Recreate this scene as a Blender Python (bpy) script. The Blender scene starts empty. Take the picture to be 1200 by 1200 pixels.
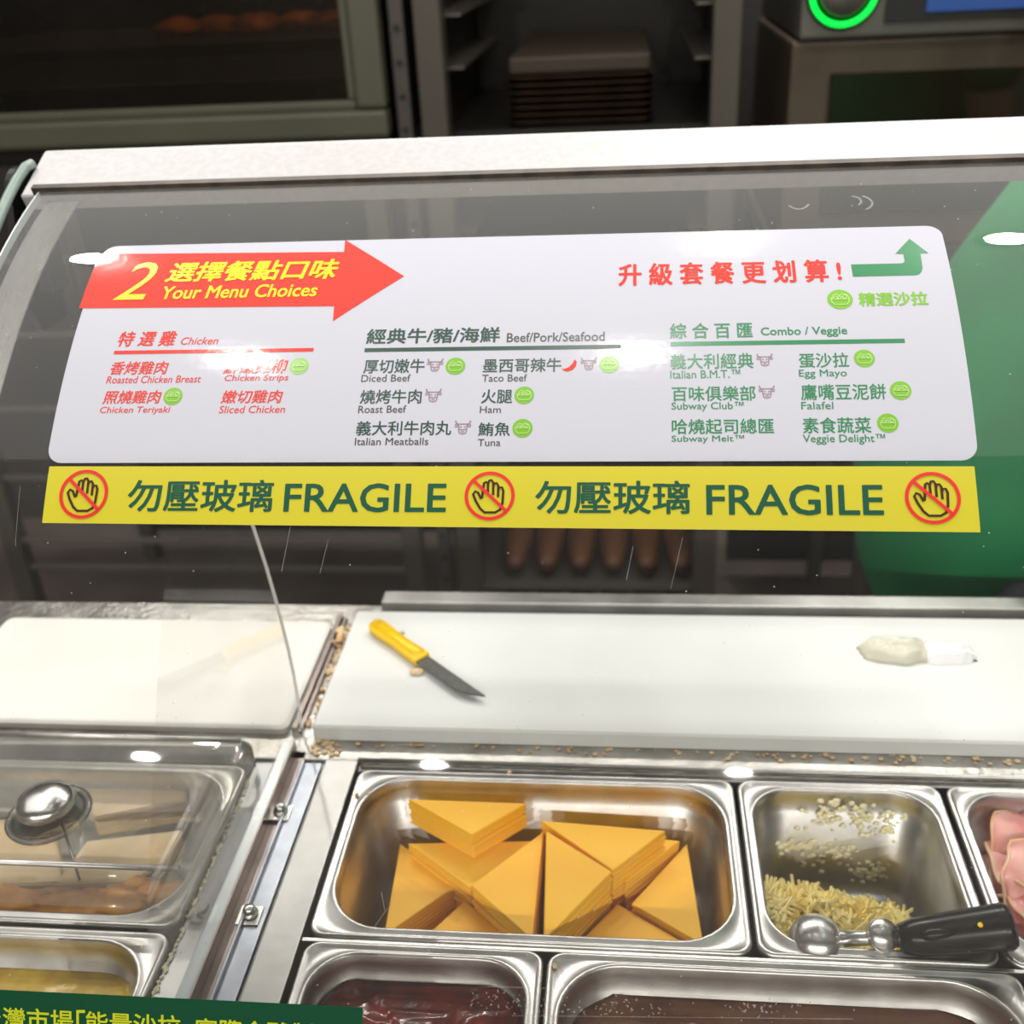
import bpy, bmesh, math, random
from mathutils import Vector, Matrix, noise
import numpy as np
random.seed(7)
PI = math.pi
sc = bpy.context.scene
COL = sc.collection

# ---------------------------------------------------------------- camera
FPX = 1262.5
CAM = Vector((0, 0, 1.547))
RT = Vector((0.99439431, 0.09392416, -0.04856148))
UP = Vector((-0.00216483, 0.47726255, 0.87875809))
FW = Vector((-0.10571319, 0.87372691, -0.47479049))
cam = bpy.data.cameras.new('camera')
cam.sensor_width = 36
cam.lens = 36 * FPX / 1200
cam.clip_start = 0.01
cam.dof.use_dof = True
cam.dof.focus_distance = 0.70
cam.dof.aperture_fstop = 6.5
co = bpy.data.objects.new('camera', cam)
COL.objects.link(co)
M = Matrix((RT, UP, -FW)).transposed().to_4x4()
M.translation = CAM
co.matrix_world = M
sc.camera = co
# ---------------------------------------------------------------- view, world, lamps
sc.view_settings.view_transform = 'Standard'
sc.view_settings.look = 'None'
sc.view_settings.gamma = 1
sc.view_settings.exposure = 0.66
sc.view_settings.use_curve_mapping = False
try:
    sc.cycles.sample_clamp_indirect = 6
    sc.cycles.caustics_refractive = False
    sc.cycles.transparent_max_bounces = 16
except Exception:
    pass
w = bpy.data.worlds.new('room_light')
sc.world = w
w.use_nodes = True
w.node_tree.nodes['Background'].inputs[0].default_value = (1.0, 0.97, 0.93, 1)
w.node_tree.nodes['Background'].inputs[1].default_value = 0.85
LAMPS = [(-1.19, 1.36, 3.2), (0.20, 1.37, 3.2), (0.77, 1.34, 3.2), (-0.81, 0.58, 2.6), (0.01, 0.59, 2.6), (0.85, 0.60, 2.6),
         (-1.2, 2.68, 9), (-0.5, 2.68, 9), (0.2, 2.68, 9), (0.9, 2.68, 9),  # lamps added behind the counter to brighten the food
         (-1.95, -2.75, 32), (-0.76, -2.75, 32), (0.43, -2.75, 32), (1.62, -2.75, 32)]  # lamps added on the customer side for more front light
LAMP_Z = 2.80
for i, (lx, ly, le) in enumerate(LAMPS):
    ld = bpy.data.lights.new('downlight_beam', 'AREA')
    ld.shape = 'DISK'
    ld.size = 0.085
    ld.energy = le
    ld.color = (1.0, 0.96, 0.9)
    lo = bpy.data.objects.new('downlight_beam', ld)
    COL.objects.link(lo)
    lo.location = (lx, ly, LAMP_Z)

CZ = 0.90          # counter top height


def ray(px, py):
    return ((px - 600) / FPX * RT + (600 - py) / FPX * UP + FW).normalized()


def onz(px, py, z=0.0):
    """point of the photograph on the horizontal plane z above the counter"""
    d = ray(px, py)
    t = (CZ + z - CAM.z) / d.z
    return CAM + d * t


def ony(px, py, y):
    d = ray(px, py)
    return CAM + d * (y / d.y)


# ---------------------------------------------------------------- materials
def mat(name, color=(.8, .8, .8), rough=.5, metal=0.0, var=0.0, scale=30, bump=0.0, bscale=60, color2=None,
        stretch=None, spec=.5, emit=None, estr=0, coat=0.0, trans=0.0, alpha=1.0, sss=0.0, detail=4, lo=.35, hi=.65, rvar=0.0):
    m = bpy.data.materials.new(name)
    m.use_nodes = True
    nt = m.node_tree
    b = nt.nodes['Principled BSDF']
    b.inputs['Base Color'].default_value = (*color, 1)
    b.inputs['Roughness'].default_value = rough
    b.inputs['Metallic'].default_value = metal
    b.inputs['Specular IOR Level'].default_value = spec
    b.inputs['Coat Weight'].default_value = coat
    b.inputs['Coat Roughness'].default_value = .08
    b.inputs['Alpha'].default_value = alpha
    b.inputs['Transmission Weight'].default_value = trans
    if sss:
        b.inputs['Subsurface Weight'].default_value = sss
        b.inputs['Subsurface Radius'].default_value = (1, .6, .3)
        b.inputs['Subsurface Scale'].default_value = .006
    if emit:
        b.inputs['Emission Color'].default_value = (*emit, 1)
        b.inputs['Emission Strength'].default_value = estr
    tc = nt.nodes.new('ShaderNodeTexCoord')
    mp = nt.nodes.new('ShaderNodeMapping')
    nt.links.new(tc.outputs['Object'], mp.inputs[0])
    if stretch:
        mp.inputs['Scale'].default_value = stretch
    if color2 is not None or var or rvar:
        n = nt.nodes.new('ShaderNodeTexNoise')
        n.inputs['Scale'].default_value = scale
        n.inputs['Detail'].default_value = detail
        nt.links.new(mp.outputs[0], n.inputs['Vector'])
        r = nt.nodes.new('ShaderNodeValToRGB')
        r.color_ramp.elements[0].position = lo
        r.color_ramp.elements[1].position = hi
        c2 = color2 if color2 is not None else tuple(c * (1 - var) for c in color)
        r.color_ramp.elements[0].color = (*c2, 1)
        r.color_ramp.elements[1].color = (*color, 1)
        nt.links.new(n.outputs['Fac'], r.inputs[0])
        nt.links.new(r.outputs[0], b.inputs['Base Color'])
        if rvar:
            mr = nt.nodes.new('ShaderNodeMapRange')
            mr.inputs['To Min'].default_value = max(.03, rough - rvar)
            mr.inputs['To Max'].default_value = rough + rvar
            nt.links.new(n.outputs['Fac'], mr.inputs[0])
            nt.links.new(mr.outputs[0], b.inputs['Roughness'])
    if bump:
        n2 = nt.nodes.new('ShaderNodeTexNoise')
        n2.inputs['Scale'].default_value = bscale
        n2.inputs['Detail'].default_value = 3
        nt.links.new(mp.outputs[0], n2.inputs['Vector'])
        bp = nt.nodes.new('ShaderNodeBump')
        bp.inputs['Strength'].default_value = bump
        bp.inputs['Distance'].default_value = .002
        nt.links.new(n2.outputs['Fac'], bp.inputs['Height'])
        nt.links.new(bp.outputs[0], b.inputs['Normal'])
    return m


def glass_mat(name, tint=(.97, .98, .97), haze=.04, hazecol=(.8, .8, .78), ior=1.5, double=1.8, rough=.02, bump=0.0, top_glare_dust=0.0):
    """thin clear sheet: fresnel reflection over plain transmission, with a little dust"""
    m = bpy.data.materials.new(name)
    m.use_nodes = True
    nt = m.node_tree
    for n in list(nt.nodes):
        nt.nodes.remove(n)
    N = nt.nodes.new
    L = nt.links.new
    out = N('ShaderNodeOutputMaterial')
    tr = N('ShaderNodeBsdfTransparent')
    tr.inputs[0].default_value = (*tint, 1)
    gl = N('ShaderNodeBsdfGlossy')
    gl.inputs['Roughness'].default_value = rough
    df = N('ShaderNodeBsdfDiffuse')
    df.inputs[0].default_value = (*hazecol, 1)
    fr = N('ShaderNodeFresnel')
    fr.inputs[0].default_value = ior
    mu = N('ShaderNodeMath')
    mu.operation = 'MULTIPLY'
    mu.use_clamp = True
    mu.inputs[1].default_value = double
    L(fr.outputs[0], mu.inputs[0])
    tc = N('ShaderNodeTexCoord')
    mp = N('ShaderNodeMapping')
    mp.inputs['Scale'].default_value = (1, .35, .35)
    L(tc.outputs['Object'], mp.inputs[0])
    nz = N('ShaderNodeTexNoise')
    nz.inputs['Scale'].default_value = 14
    nz.inputs['Detail'].default_value = 8
    nz.inputs['Roughness'].default_value = .7
    L(mp.outputs[0], nz.inputs['Vector'])
    mr = N('ShaderNodeMapRange')
    mr.inputs['From Min'].default_value = .3
    mr.inputs['From Max'].default_value = .7
    mr.inputs['To Min'].default_value = haze * .5
    mr.inputs['To Max'].default_value = haze * 1.5
    L(nz.outputs['Fac'], mr.inputs[0])
    # dust specks
    vo = N('ShaderNodeTexVoronoi')
    vo.inputs['Scale'].default_value = 90
    L(tc.outputs['Object'], vo.inputs['Vector'])
    lt = N('ShaderNodeMath')
    lt.operation = 'LESS_THAN'
    lt.inputs[1].default_value = .045
    L(vo.outputs['Distance'], lt.inputs[0])
    sp = N('ShaderNodeMath')
    sp.operation = 'MULTIPLY'
    sp.inputs[1].default_value = .35
    L(lt.outputs[0], sp.inputs[0])
    ad = N('ShaderNodeMath')
    ad.operation = 'ADD'
    L(mr.outputs[0], ad.inputs[0])
    L(sp.outputs[0], ad.inputs[1])
    if top_glare_dust:
        # smudges and a painted ceiling reflection grow towards the top (object space: the sheet's own height)
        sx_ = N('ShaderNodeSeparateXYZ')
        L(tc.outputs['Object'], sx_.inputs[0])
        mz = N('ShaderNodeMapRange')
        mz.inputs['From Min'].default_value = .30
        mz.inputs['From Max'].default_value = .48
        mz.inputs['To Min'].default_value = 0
        mz.inputs['To Max'].default_value = top_glare_dust
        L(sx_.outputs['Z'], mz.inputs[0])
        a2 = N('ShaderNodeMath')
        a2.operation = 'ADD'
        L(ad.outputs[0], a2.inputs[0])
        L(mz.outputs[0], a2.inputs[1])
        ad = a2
    m1 = N('ShaderNodeMixShader')
    L(ad.outputs[0], m1.inputs[0])
    L(tr.outputs[0], m1.inputs[1])
    L(df.outputs[0], m1.inputs[2])
    m2 = N('ShaderNodeMixShader')
    L(mu.outputs[0], m2.inputs[0])
    L(m1.outputs[0], m2.inputs[1])
    L(gl.outputs[0], m2.inputs[2])
    if bump:
        n2 = N('ShaderNodeTexNoise')
        n2.inputs['Scale'].default_value = 25
        L(tc.outputs['Object'], n2.inputs['Vector'])
        bp = N('ShaderNodeBump')
        bp.inputs['Strength'].default_value = bump
        bp.inputs['Distance'].default_value = .001
        L(n2.outputs['Fac'], bp.inputs['Height'])
        L(bp.outputs[0], gl.inputs['Normal'])
    L(m2.outputs[0], out.inputs[0])
    return m


MT = {}
MT['steel'] = mat('brushed_steel', (.42, .415, .40), .42, 1, color2=(.33, .325, .31), scale=18, bump=.12, bscale=70, rvar=.08)
MT['pan'] = mat('pan_steel', (.62, .61, .59), .36, 1, color2=(.49, .48, .46), scale=30, bump=.05, bscale=120, rvar=.06)
MT['ledge'] = mat('wet_worn_steel', (.48, .47, .44), .36, 1, color2=(.30, .285, .26), scale=26, bump=.55, bscale=140, rvar=.12)
MT['track'] = mat('galvanised_track', (.36, .38, .42), .38, 1, color2=(.29, .31, .35), scale=40)
MT['dark_steel'] = mat('brown_tinted_steel', (.26, .22, .20), .35, 1, var=.3, scale=25)
MT['bar'] = mat('satin_aluminium', (.46, .45, .455), .50, .3, color2=(.42, .41, .415), scale=160, bump=.06, bscale=400, detail=2)
MT['board'] = mat('white_polyethylene', (.71, .73, .72), .38, 0, color2=(.65, .665, .645), scale=5, bump=.06, bscale=260, spec=.4)
MT['board2'] = mat('warm_white_polyethylene', (.77, .75, .70), .42, 0, color2=(.71, .685, .63), scale=6, bump=.06, bscale=260)
MT['sign'] = mat('glossy_white_vinyl', (.50, .505, .575), .09, 0, bump=.10, bscale=45, spec=.5)
MT['strip_yellow'] = mat('yellow_vinyl', (.60, .53, .028), .25, 0, bump=.03, bscale=45, color2=(.57, .51, .04), scale=4)
MT['sticker_green'] = mat('dark_green_vinyl', (.002, .060, .024), .5, spec=.15)
MT['red'] = mat('red_print', (.66, .035, .018), .09, bump=.10, bscale=45)
MT['signred'] = mat('sign_red_print', (.70, .03, .03), .3)
MT['yellow_print'] = mat('yellow_print', (.76, .64, .008), .2)
MT['green_print'] = mat('green_print', (.006, .19, .06), .25)
MT['dark_print'] = mat('dark_green_print', (.005, .05, .028), .3)
MT['text_grey'] = mat('dark_grey_print', (.04, .05, .036), .3)
MT['strip_text'] = mat('pine_green_print', (.012, .085, .048), .3)
MT['lime'] = mat('lime_print', (.165, .42, .012), .25)
MT['lime_pale'] = mat('pale_lime_print', (.40, .63, .20), .25)
MT['mauve'] = mat('mauve_print', (.26, .175, .21), .3)
MT['sticker_text'] = mat('yellow_green_print', (.50, .57, .008), .3)
MT['handline'] = mat('black_brown_print', (.05, .02, .01), .3)
MT['glass'] = glass_mat('sneeze_guard_glass', tint=(.985, .99, .985), haze=.012, bump=.05, double=.85, top_glare_dust=.075)  # top haze holds the ceiling's milky reflection besides smudges
MT['part_glass'] = glass_mat('partition_glass', haze=.035, hazecol=(.8, .8, .76), double=1.0)
MT['edge'] = mat('polished_glass_edge', (.66, .74, .76), .25, 0, spec=.8, var=.12, scale=20, stretch=(1, .1, 1))
MT['lid'] = glass_mat('clear_plastic_lid', tint=(.96, .96, .92), haze=.10, hazecol=(.8, .8, .72), double=1.1)
MT['strip_clear'] = glass_mat('frosted_edge_strip', haze=.36, hazecol=(.62, .60, .57), double=1.0, rough=.2)
MT['black'] = mat('black_plastic', (.008, .008, .008), .26, spec=.3)
MT['blackmat'] = mat('matt_black', (.008, .008, .008), .6)
MT['seal'] = mat('brown_seal', (.07, .05, .035), .5, var=.6, scale=60)
MT['tube'] = mat('grey_green_tube', (.22, .29, .26), .35)
MT['cheese'] = mat('orange_cheese', (1.0, .56, .042), .5, color2=(.99, .51, .03), scale=12, spec=.25, bump=.06, bscale=90)
MT['shred'] = mat('pale_cheese_shreds', (1.0, .80, .25), .5, color2=(1.0, .90, .45), scale=40)
MT['crumb_pale'] = mat('pale_cheese_crumbs', (1.0, .93, .62), .55, var=.1, scale=50)
MT['crumb'] = mat('bread_crumbs', (.62, .38, .16), .7, color2=(.75, .6, .38), scale=40)
MT['meat'] = mat('sliced_turkey', (.78, .60, .38), .5, color2=(.66, .47, .27), scale=25, sss=.1)
MT['meat2'] = mat('browned_chicken', (.78, .38, .08), .45, color2=(.48, .18, .05), scale=30)
MT['ham'] = mat('pink_ham', (.72, .20, .20), .35, color2=(.86, .50, .42), scale=26, sss=.1)
MT['ham_rim'] = mat('ham_rind', (.80, .38, .17), .4, color2=(.85, .6, .4), scale=60)
MT['sauce_red'] = mat('dark_red_sauce', (.16, .022, .016), .18, color2=(.06, .012, .01), scale=35, bump=.6, bscale=50)
MT['brown_food'] = mat('brown_food', (.16, .065, .035), .35, color2=(.09, .035, .02), scale=30, bump=.8, bscale=60)
MT['mustard'] = mat('mustard_liquid', (.62, .42, .045), .25, color2=(.45, .28, .03), scale=40, bump=.3, bscale=80)
MT['knife_y'] = mat('yellow_plastic', (1.0, .63, .002), .35)
MT['blade'] = mat('speckled_dark_blade', (.10, .10, .09), .35, .3, color2=(.035, .04, .035), scale=420, detail=1)
MT['paper'] = mat('white_paper', (.88, .88, .90), .7)
MT['film'] = mat('clear_plastic_film', (.78, .76, .62), .2, alpha=.72, bump=.6, bscale=120)
MT['shirt'] = mat('green_cotton', (.003, .22, .07), .8, color2=(.002, .15, .045), scale=6, bump=.3, bscale=30)
MT['skin'] = mat('skin', (.62, .38, .26), .5, sss=.05)
MT['hair'] = mat('black_hair', (.015, .012, .01), .5)
MT['trousers'] = mat('black_trousers', (.012, .012, .014), .8)
MT['chrome'] = mat('chrome', (.70, .69, .67), .28, 1)
MT['oven_frame'] = mat('grey_green_enamel', (.075, .077, .05), .45, 0, var=.15, scale=6)  # grey enamel with a green light's tint mixed into its colour
MT['oven_glass'] = mat('dark_oven_glass', (.012, .010, .006), .06, 0, spec=.5)
MT['post'] = mat('grey_post', (.08, .07, .056), .42, .2, var=.12, scale=10)
MT['cab_dark'] = mat('dark_cabinet_lining', (.016, .0145, .012), .4, .2, var=.3, scale=5)
MT['runner'] = mat('steel_runner', (.20, .18, .16), .35, .7)
MT['toaster'] = mat('brown_lit_steel', (.12, .09, .066), .40, .4, var=.35, scale=6)  # brownish base colour with mottled tone
MT['ring'] = mat('green_led', (0, .3, .02), .4, emit=(.0, 1.0, .06), estr=1.2)
MT['screen'] = mat('blue_display', (.01, .03, .12), .2, emit=(.04, .09, .30), estr=.32)
MT['bread'] = mat('bread_crust', (.13, .048, .015), .6, color2=(.06, .022, .008), scale=14, bump=.3, bscale=30)
MT['tray'] = mat('worn_tray', (.06, .036, .022), .4, .5, var=.4, scale=12)
MT['floor'] = mat('dark_quarry_tile', (.09, .07, .06), .5, var=.3, scale=8)
MT['wall_d'] = mat('dark_wall', (.05, .045, .04), .7, var=.2, scale=3)
MT['wall_m'] = mat('grey_wall', (.16, .15, .14), .7, var=.2, scale=3)
MT['orange_meat'] = mat('roasting_food', (.55, .20, .06), .5, color2=(.25, .08, .02), scale=20, bump=.8, bscale=20)  # orange of the reflections in the oven door glass


# ---------------------------------------------------------------- helpers
def link(name, bm, m, parent=None, smooth=False, loc=None):
    me = bpy.data.meshes.new(name)
    bm.normal_update()
    bm.to_mesh(me)
    bm.free()
    if m is not None:
        me.materials.append(MT[m] if isinstance(m, str) else m)
    if smooth:
        for p in me.polygons:
            p.use_smooth = True
    o = bpy.data.objects.new(name, me)
    COL.objects.link(o)
    if loc is not None:
        o.location = loc
    if parent is not None:
        o.parent = parent
    return o


def tag(o, label, cat, group=None, kind=None):
    o['label'] = label
    o['category'] = cat
    if group:
        o['group'] = group
    if kind:
        o['kind'] = kind
    return o


def empty(name, loc, label, cat, group=None):
    o = bpy.data.objects.new(name, None)
    COL.objects.link(o)
    o.location = loc
    o.empty_display_size = .02
    return tag(o, label, cat, group)


def box(bm, x0, x1, y0, y1, z0, z1, bev=0.0):
    vs = [bm.verts.new((x, y, z)) for x in (x0, x1) for y in (y0, y1) for z in (z0, z1)]
    f = [(0, 1, 3, 2), (4, 6, 7, 5), (0, 4, 5, 1), (2, 3, 7, 6), (0, 2, 6, 4), (1, 5, 7, 3)]
    fs = [bm.faces.new([vs[i] for i in q]) for q in f]
    if bev:
        es = list({e for fa in fs for e in fa.edges})
        bmesh.ops.bevel(bm, geom=es, offset=bev, segments=2, affect='EDGES', profile=.6)
    return bm


def boxes(name, lst, m, parent=None, bev=0.0, off=None):
    bm = bmesh.new()
    for b in lst:
        box(bm, *b, bev=bev)
    if off is not None:
        bmesh.ops.translate(bm, vec=-off, verts=bm.verts)
    return link(name, bm, m, parent)


def ring_loft(bm, loops, close_last=True, close_first=False):
    prev = None
    allv = []
    for lp in loops:
        vs = [bm.verts.new(p) for p in lp]
        allv.append(vs)
        if prev:
            n = len(vs)
            for i in range(n):
                bm.faces.new((prev[i], prev[(i + 1) % n], vs[(i + 1) % n], vs[i]))
        prev = vs
    if close_last:
        bm.faces.new(allv[-1])
    if close_first:
        bm.faces.new(list(reversed(allv[0])))
    return allv


def rrect(x0, x1, y0, y1, r, z, seg=8):
    pts = []
    for cx, cy, a0 in ((x1 - r, y1 - r, 0), (x0 + r, y1 - r, 90), (x0 + r, y0 + r, 180), (x1 - r, y0 + r, 270)):
        for k in range(seg + 1):
            a = math.radians(a0 + 90 * k / seg)
            pts.append((cx + r * math.cos(a), cy + r * math.sin(a), z))
    return pts


def tube(bm, pts, r, n=10, caps=True):
    """round tube along points; r a number or one radius per point"""
    P = [Vector(p) for p in pts]
    rs = r if isinstance(r, (list, tuple)) else [r] * len(P)
    loops = []
    u = None
    for i, p in enumerate(P):
        t = (P[min(i + 1, len(P) - 1)] - P[max(i - 1, 0)]).normalized()
        if u is None:
            u = t.orthogonal().normalized()
        else:
            u = (u - t * u.dot(t)).normalized()
        v = t.cross(u)
        loops.append([p + rs[i] * (math.cos(2 * PI * k / n) * u + math.sin(2 * PI * k / n) * v) for k in range(n)])
    ring_loft(bm, loops, caps, caps)
    return bm


def lathe(bm, prof, c=(0, 0, 0), n=24, axis=None):
    """profile of (radius, height) spun about axis (default z)"""
    c = Vector(c)
    ax = Vector(axis).normalized() if axis is not None else Vector((0, 0, 1))
    u = ax.orthogonal().normalized()
    v = ax.cross(u)
    loops = []
    for r, h in prof:
        r = max(r, 1e-5)
        loops.append([c + ax * h + r * (math.cos(2 * PI * k / n) * u + math.sin(2 * PI * k / n) * v) for k in range(n)])
    ring_loft(bm, loops, True, True)
    return bm


def prism(bm, pts, z0, z1):
    a = [bm.verts.new((p[0], p[1], z0)) for p in pts]
    b = [bm.verts.new((p[0], p[1], z1)) for p in pts]
    n = len(pts)
    bm.faces.new(list(reversed(a)))
    bm.faces.new(b)
    for i in range(n):
        bm.faces.new((a[i], a[(i + 1) % n], b[(i + 1) % n], b[i]))
    return bm


def fixn(bm):
    bmesh.ops.recalc_face_normals(bm, faces=bm.faces)


def rock(bm, c, r, sub=1, sq=(1, 1, .7), amp=.35):
    """small irregular lump"""
    g = bmesh.ops.create_icosphere(bm, subdivisions=sub, radius=1)
    s = Vector((random.uniform(-9, 9), random.uniform(-9, 9), random.uniform(-9, 9)))
    for v in g['verts']:
        k = 1 + amp * noise.noise(v.co * 1.5 + s)
        v.co = Vector((v.co.x * sq[0], v.co.y * sq[1], v.co.z * sq[2])) * r * k + Vector(c)


# ---------------------------------------------------------------- the glass profile (world y, z), s measured upward
R0 = 0.544
CY, CZG = 1.0, CAM.z - 0.686
prof = []
up_n = 120
phi_top = math.acos((CY - 0.846) / R0)
phi_a = math.radians(41.0)
arc = []
for i in range(up_n + 1):
    ph = phi_a + (phi_top - phi_a) * i / up_n
    arc.append((CY - R0 * math.cos(ph), CZG + R0 * math.sin(ph), ph))
low = []
y, z, th = arc[0][0], arc[0][1], PI / 2 - phi_a
ds = .004
while z > CZ + .003:
    low.append((y, z, PI / 2 - th))
    y -= ds * math.cos(th)
    z -= ds * math.sin(th)
    th += ds / 1.35
prof = list(reversed(low)) + arc[1:]
PS = [0.0]
for a, b in zip(prof, prof[1:]):
    PS.append(PS[-1] + math.hypot(b[0] - a[0], b[1] - a[1]))
S_TOP = PS[-1]
PSa = np.array(PS)
PYa = np.array([p[0] for p in prof])
PZa = np.array([p[1] for p in prof])
PPa = np.array([p[2] for p in prof])


def gp(x, s, off=0.0):
    """point on the outer face of the guard at x and arc length s, lifted by off"""
    y = float(np.interp(s, PSa, PYa))
    z = float(np.interp(s, PSa, PZa))
    ph = float(np.interp(s, PSa, PPa))
    return Vector((x, y - off * math.cos(ph), z + off * math.sin(ph)))


def hit(px, py):
    d = ray(px, py)
    Y = PYa / d.y
    f = CAM.z + d.z * Y - PZa          # >0: ray passes above the glass point
    idx = np.where(np.sign(f[:-1]) != np.sign(f[1:]))[0]
    if len(idx) == 0:
        i = 0 if abs(f[0]) < abs(f[-1]) else len(f) - 2
    else:
        i = idx[-1]
    t = f[i] / (f[i] - f[i + 1])
    s = PSa[i] + (PSa[i + 1] - PSa[i]) * t
    yy = PYa[i] + (PYa[i + 1] - PYa[i]) * t
    return float(d.x / d.y * yy), float(s)


def bend(bm, off, step=.006):
    """flat (x, s) shape -> guard surface; cut into narrow bands first so that it follows the curve"""
    ys = [v.co.y for v in bm.verts]
    lo, hi = min(ys), max(ys)
    k = math.floor(lo / step) + 1
    while k * step < hi:
        bmesh.ops.bisect_plane(bm, geom=bm.verts[:] + bm.edges[:] + bm.faces[:], plane_co=(0, k * step, 0), plane_no=(0, 1, 0), dist=1e-7)
        k += 1
    for v in bm.verts:
        v.co = gp(v.co.x, v.co.y, off + v.co.z)
    return bm


def flat(name, pts, m, parent, off, step=.006):
    bm = bmesh.new()
    bm.faces.new([bm.verts.new((p[0], p[1], 0)) for p in pts])
    bmesh.ops.triangulate(bm, faces=bm.faces[:])
    bend(bm, off, step)
    return link(name, bm, m, parent, smooth=True)


def ribbon_into(bm, pts, wd, closed=False):
    """flat line of width wd along 2-D points"""
    P = [Vector((p[0], p[1], 0)) for p in pts]
    n = len(P)
    L, Rr = [], []
    for i in range(n):
        if closed:
            a, b = P[(i - 1) % n], P[(i + 1) % n]
        else:
            a, b = P[max(i - 1, 0)], P[min(i + 1, n - 1)]
        t = (b - a)
        t = t.normalized() if t.length > 1e-9 else Vector((1, 0, 0))
        nn = Vector((-t.y, t.x, 0)) * wd / 2
        L.append(bm.verts.new(P[i] + nn))
        Rr.append(bm.verts.new(P[i] - nn))
    for i in range(n if closed else n - 1):
        j = (i + 1) % n
        bm.faces.new((L[i], Rr[i], Rr[j], L[j]))


def circ(cx, cy, r, n=28, a0=0, a1=2 * PI):
    return [(cx + r * math.cos(a0 + (a1 - a0) * k / n), cy + r * math.sin(a0 + (a1 - a0) * k / n)) for k in range(n + (0 if abs(a1 - a0 - 2 * PI) < 1e-6 else 1))]


# ================================================================= SETTING
def struct(o):
    o['kind'] = 'structure'
    return o


struct(boxes('floor', [(-3, 3, -3.6, 2.9, -.05, 0)], 'floor'))
struct(boxes('wall_back', [(-3, 3, 2.80, 2.9, 0, 2.9)], 'wall_d'))
struct(boxes('wall_front', [(-3, 3, -3.7, -3.6, 0, 2.9)], mat('cream_wall', (.26, .24, .21), .7)))
struct(boxes('wall_left', [(-3.1, -3, -3.7, 2.9, 0, 2.9)], 'wall_m'))
struct(boxes('wall_right', [(3, 3.1, -3.7, 2.9, 0, 2.9)], 'wall_m'))

# unseen ceiling slab, added dark to dim the lower glass reflections
struct(boxes('ceiling', [(-3, 3, -3.6, -.15, 2.9, 2.95)], mat('ceiling_grey', (.07, .068, .064), .8)))

for i, (lx, ly, le) in enumerate(LAMPS):  # rear and customer-side rows are added for brightness
    e = empty('ceiling_downlight', (lx, ly, LAMP_Z + .01), 'round recessed ceiling downlight above the sandwich counter', 'lamp', 'downlights over the counter')
    bm = bmesh.new()
    lathe(bm, [(.047, -.006), (.060, -.006), (.062, 0), (.062, .004), (.05, .06), (.047, .06), (.047, -.006)], n=32)
    link('housing', bm, 'bar', e, True)

# ================================================================= PREP COUNTER
XL, XR = -1.25, 1.1
Y_F, Y_B = 0.385, 0.975
counter = empty('prep_counter', (0, .68, 0), 'long stainless steel sandwich counter holding the food pans', 'counter')


def cpart(name, lst, m, bev=.001):
    return boxes(name, lst, m, counter, bev, Vector((0, .68, 0)))


cpart('base_cabinet', [(XL, XR, .40, .97, .10, .70)], 'steel', .004)
cpart('rear_ledge', [(XL, XR, .7235, Y_B, .878, CZ)], 'ledge', .0015)
cpart('rear_apron', [(XL, XR, .945, .9745, .70, .8775)], 'steel')
cpart('front_rail', [(XL, XR, .385, .4135, .70, CZ)], 'steel')
cpart('land_strip', [(-.268, -.2385, .4138, .7232, .70, CZ + .001)], 'steel', .0012)
cpart('track_bed', [(-.3335, -.2685, .4138, .7232, .70, CZ - .0035)], 'steel', .0012)
cpart('back_lip', [(-.262, XR, .951, .9735, CZ + .0005, CZ + .020)], 'steel', .002)
cpart('well_rim', [(-.2380, XR, .7145, .7232, .70, CZ - .004)], 'pan', .001)
cpart('cross_bar', [(-.2380, XR, .5293, .5327, .70, CZ - .0012)], 'pan', .0005)
cpart('cover_plate', [(.4505, XR, .4138, .7130, CZ - .004, CZ - .001)], 'steel')
# pale rolled line along the well
bm = bmesh.new()
tube(bm, [(-.238, .7228 - .68, CZ + .0015), (XR, .7228 - .68, CZ + .0015)], .0022, 10)
link('well_bead', bm, 'pan', counter, True)
bm = bmesh.new()
rnd = random.Random(3)
for k in range(150):
    yy = rnd.uniform(.416, .70)
    rock(bm, (-.3315 + rnd.uniform(-.0012, .0012), yy - .68, CZ - .0025), rnd.uniform(.0008, .0022))
o = link('caulk_bead', bm, 'crumb_pale', counter)
o['kind'] = 'stuff'


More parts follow.
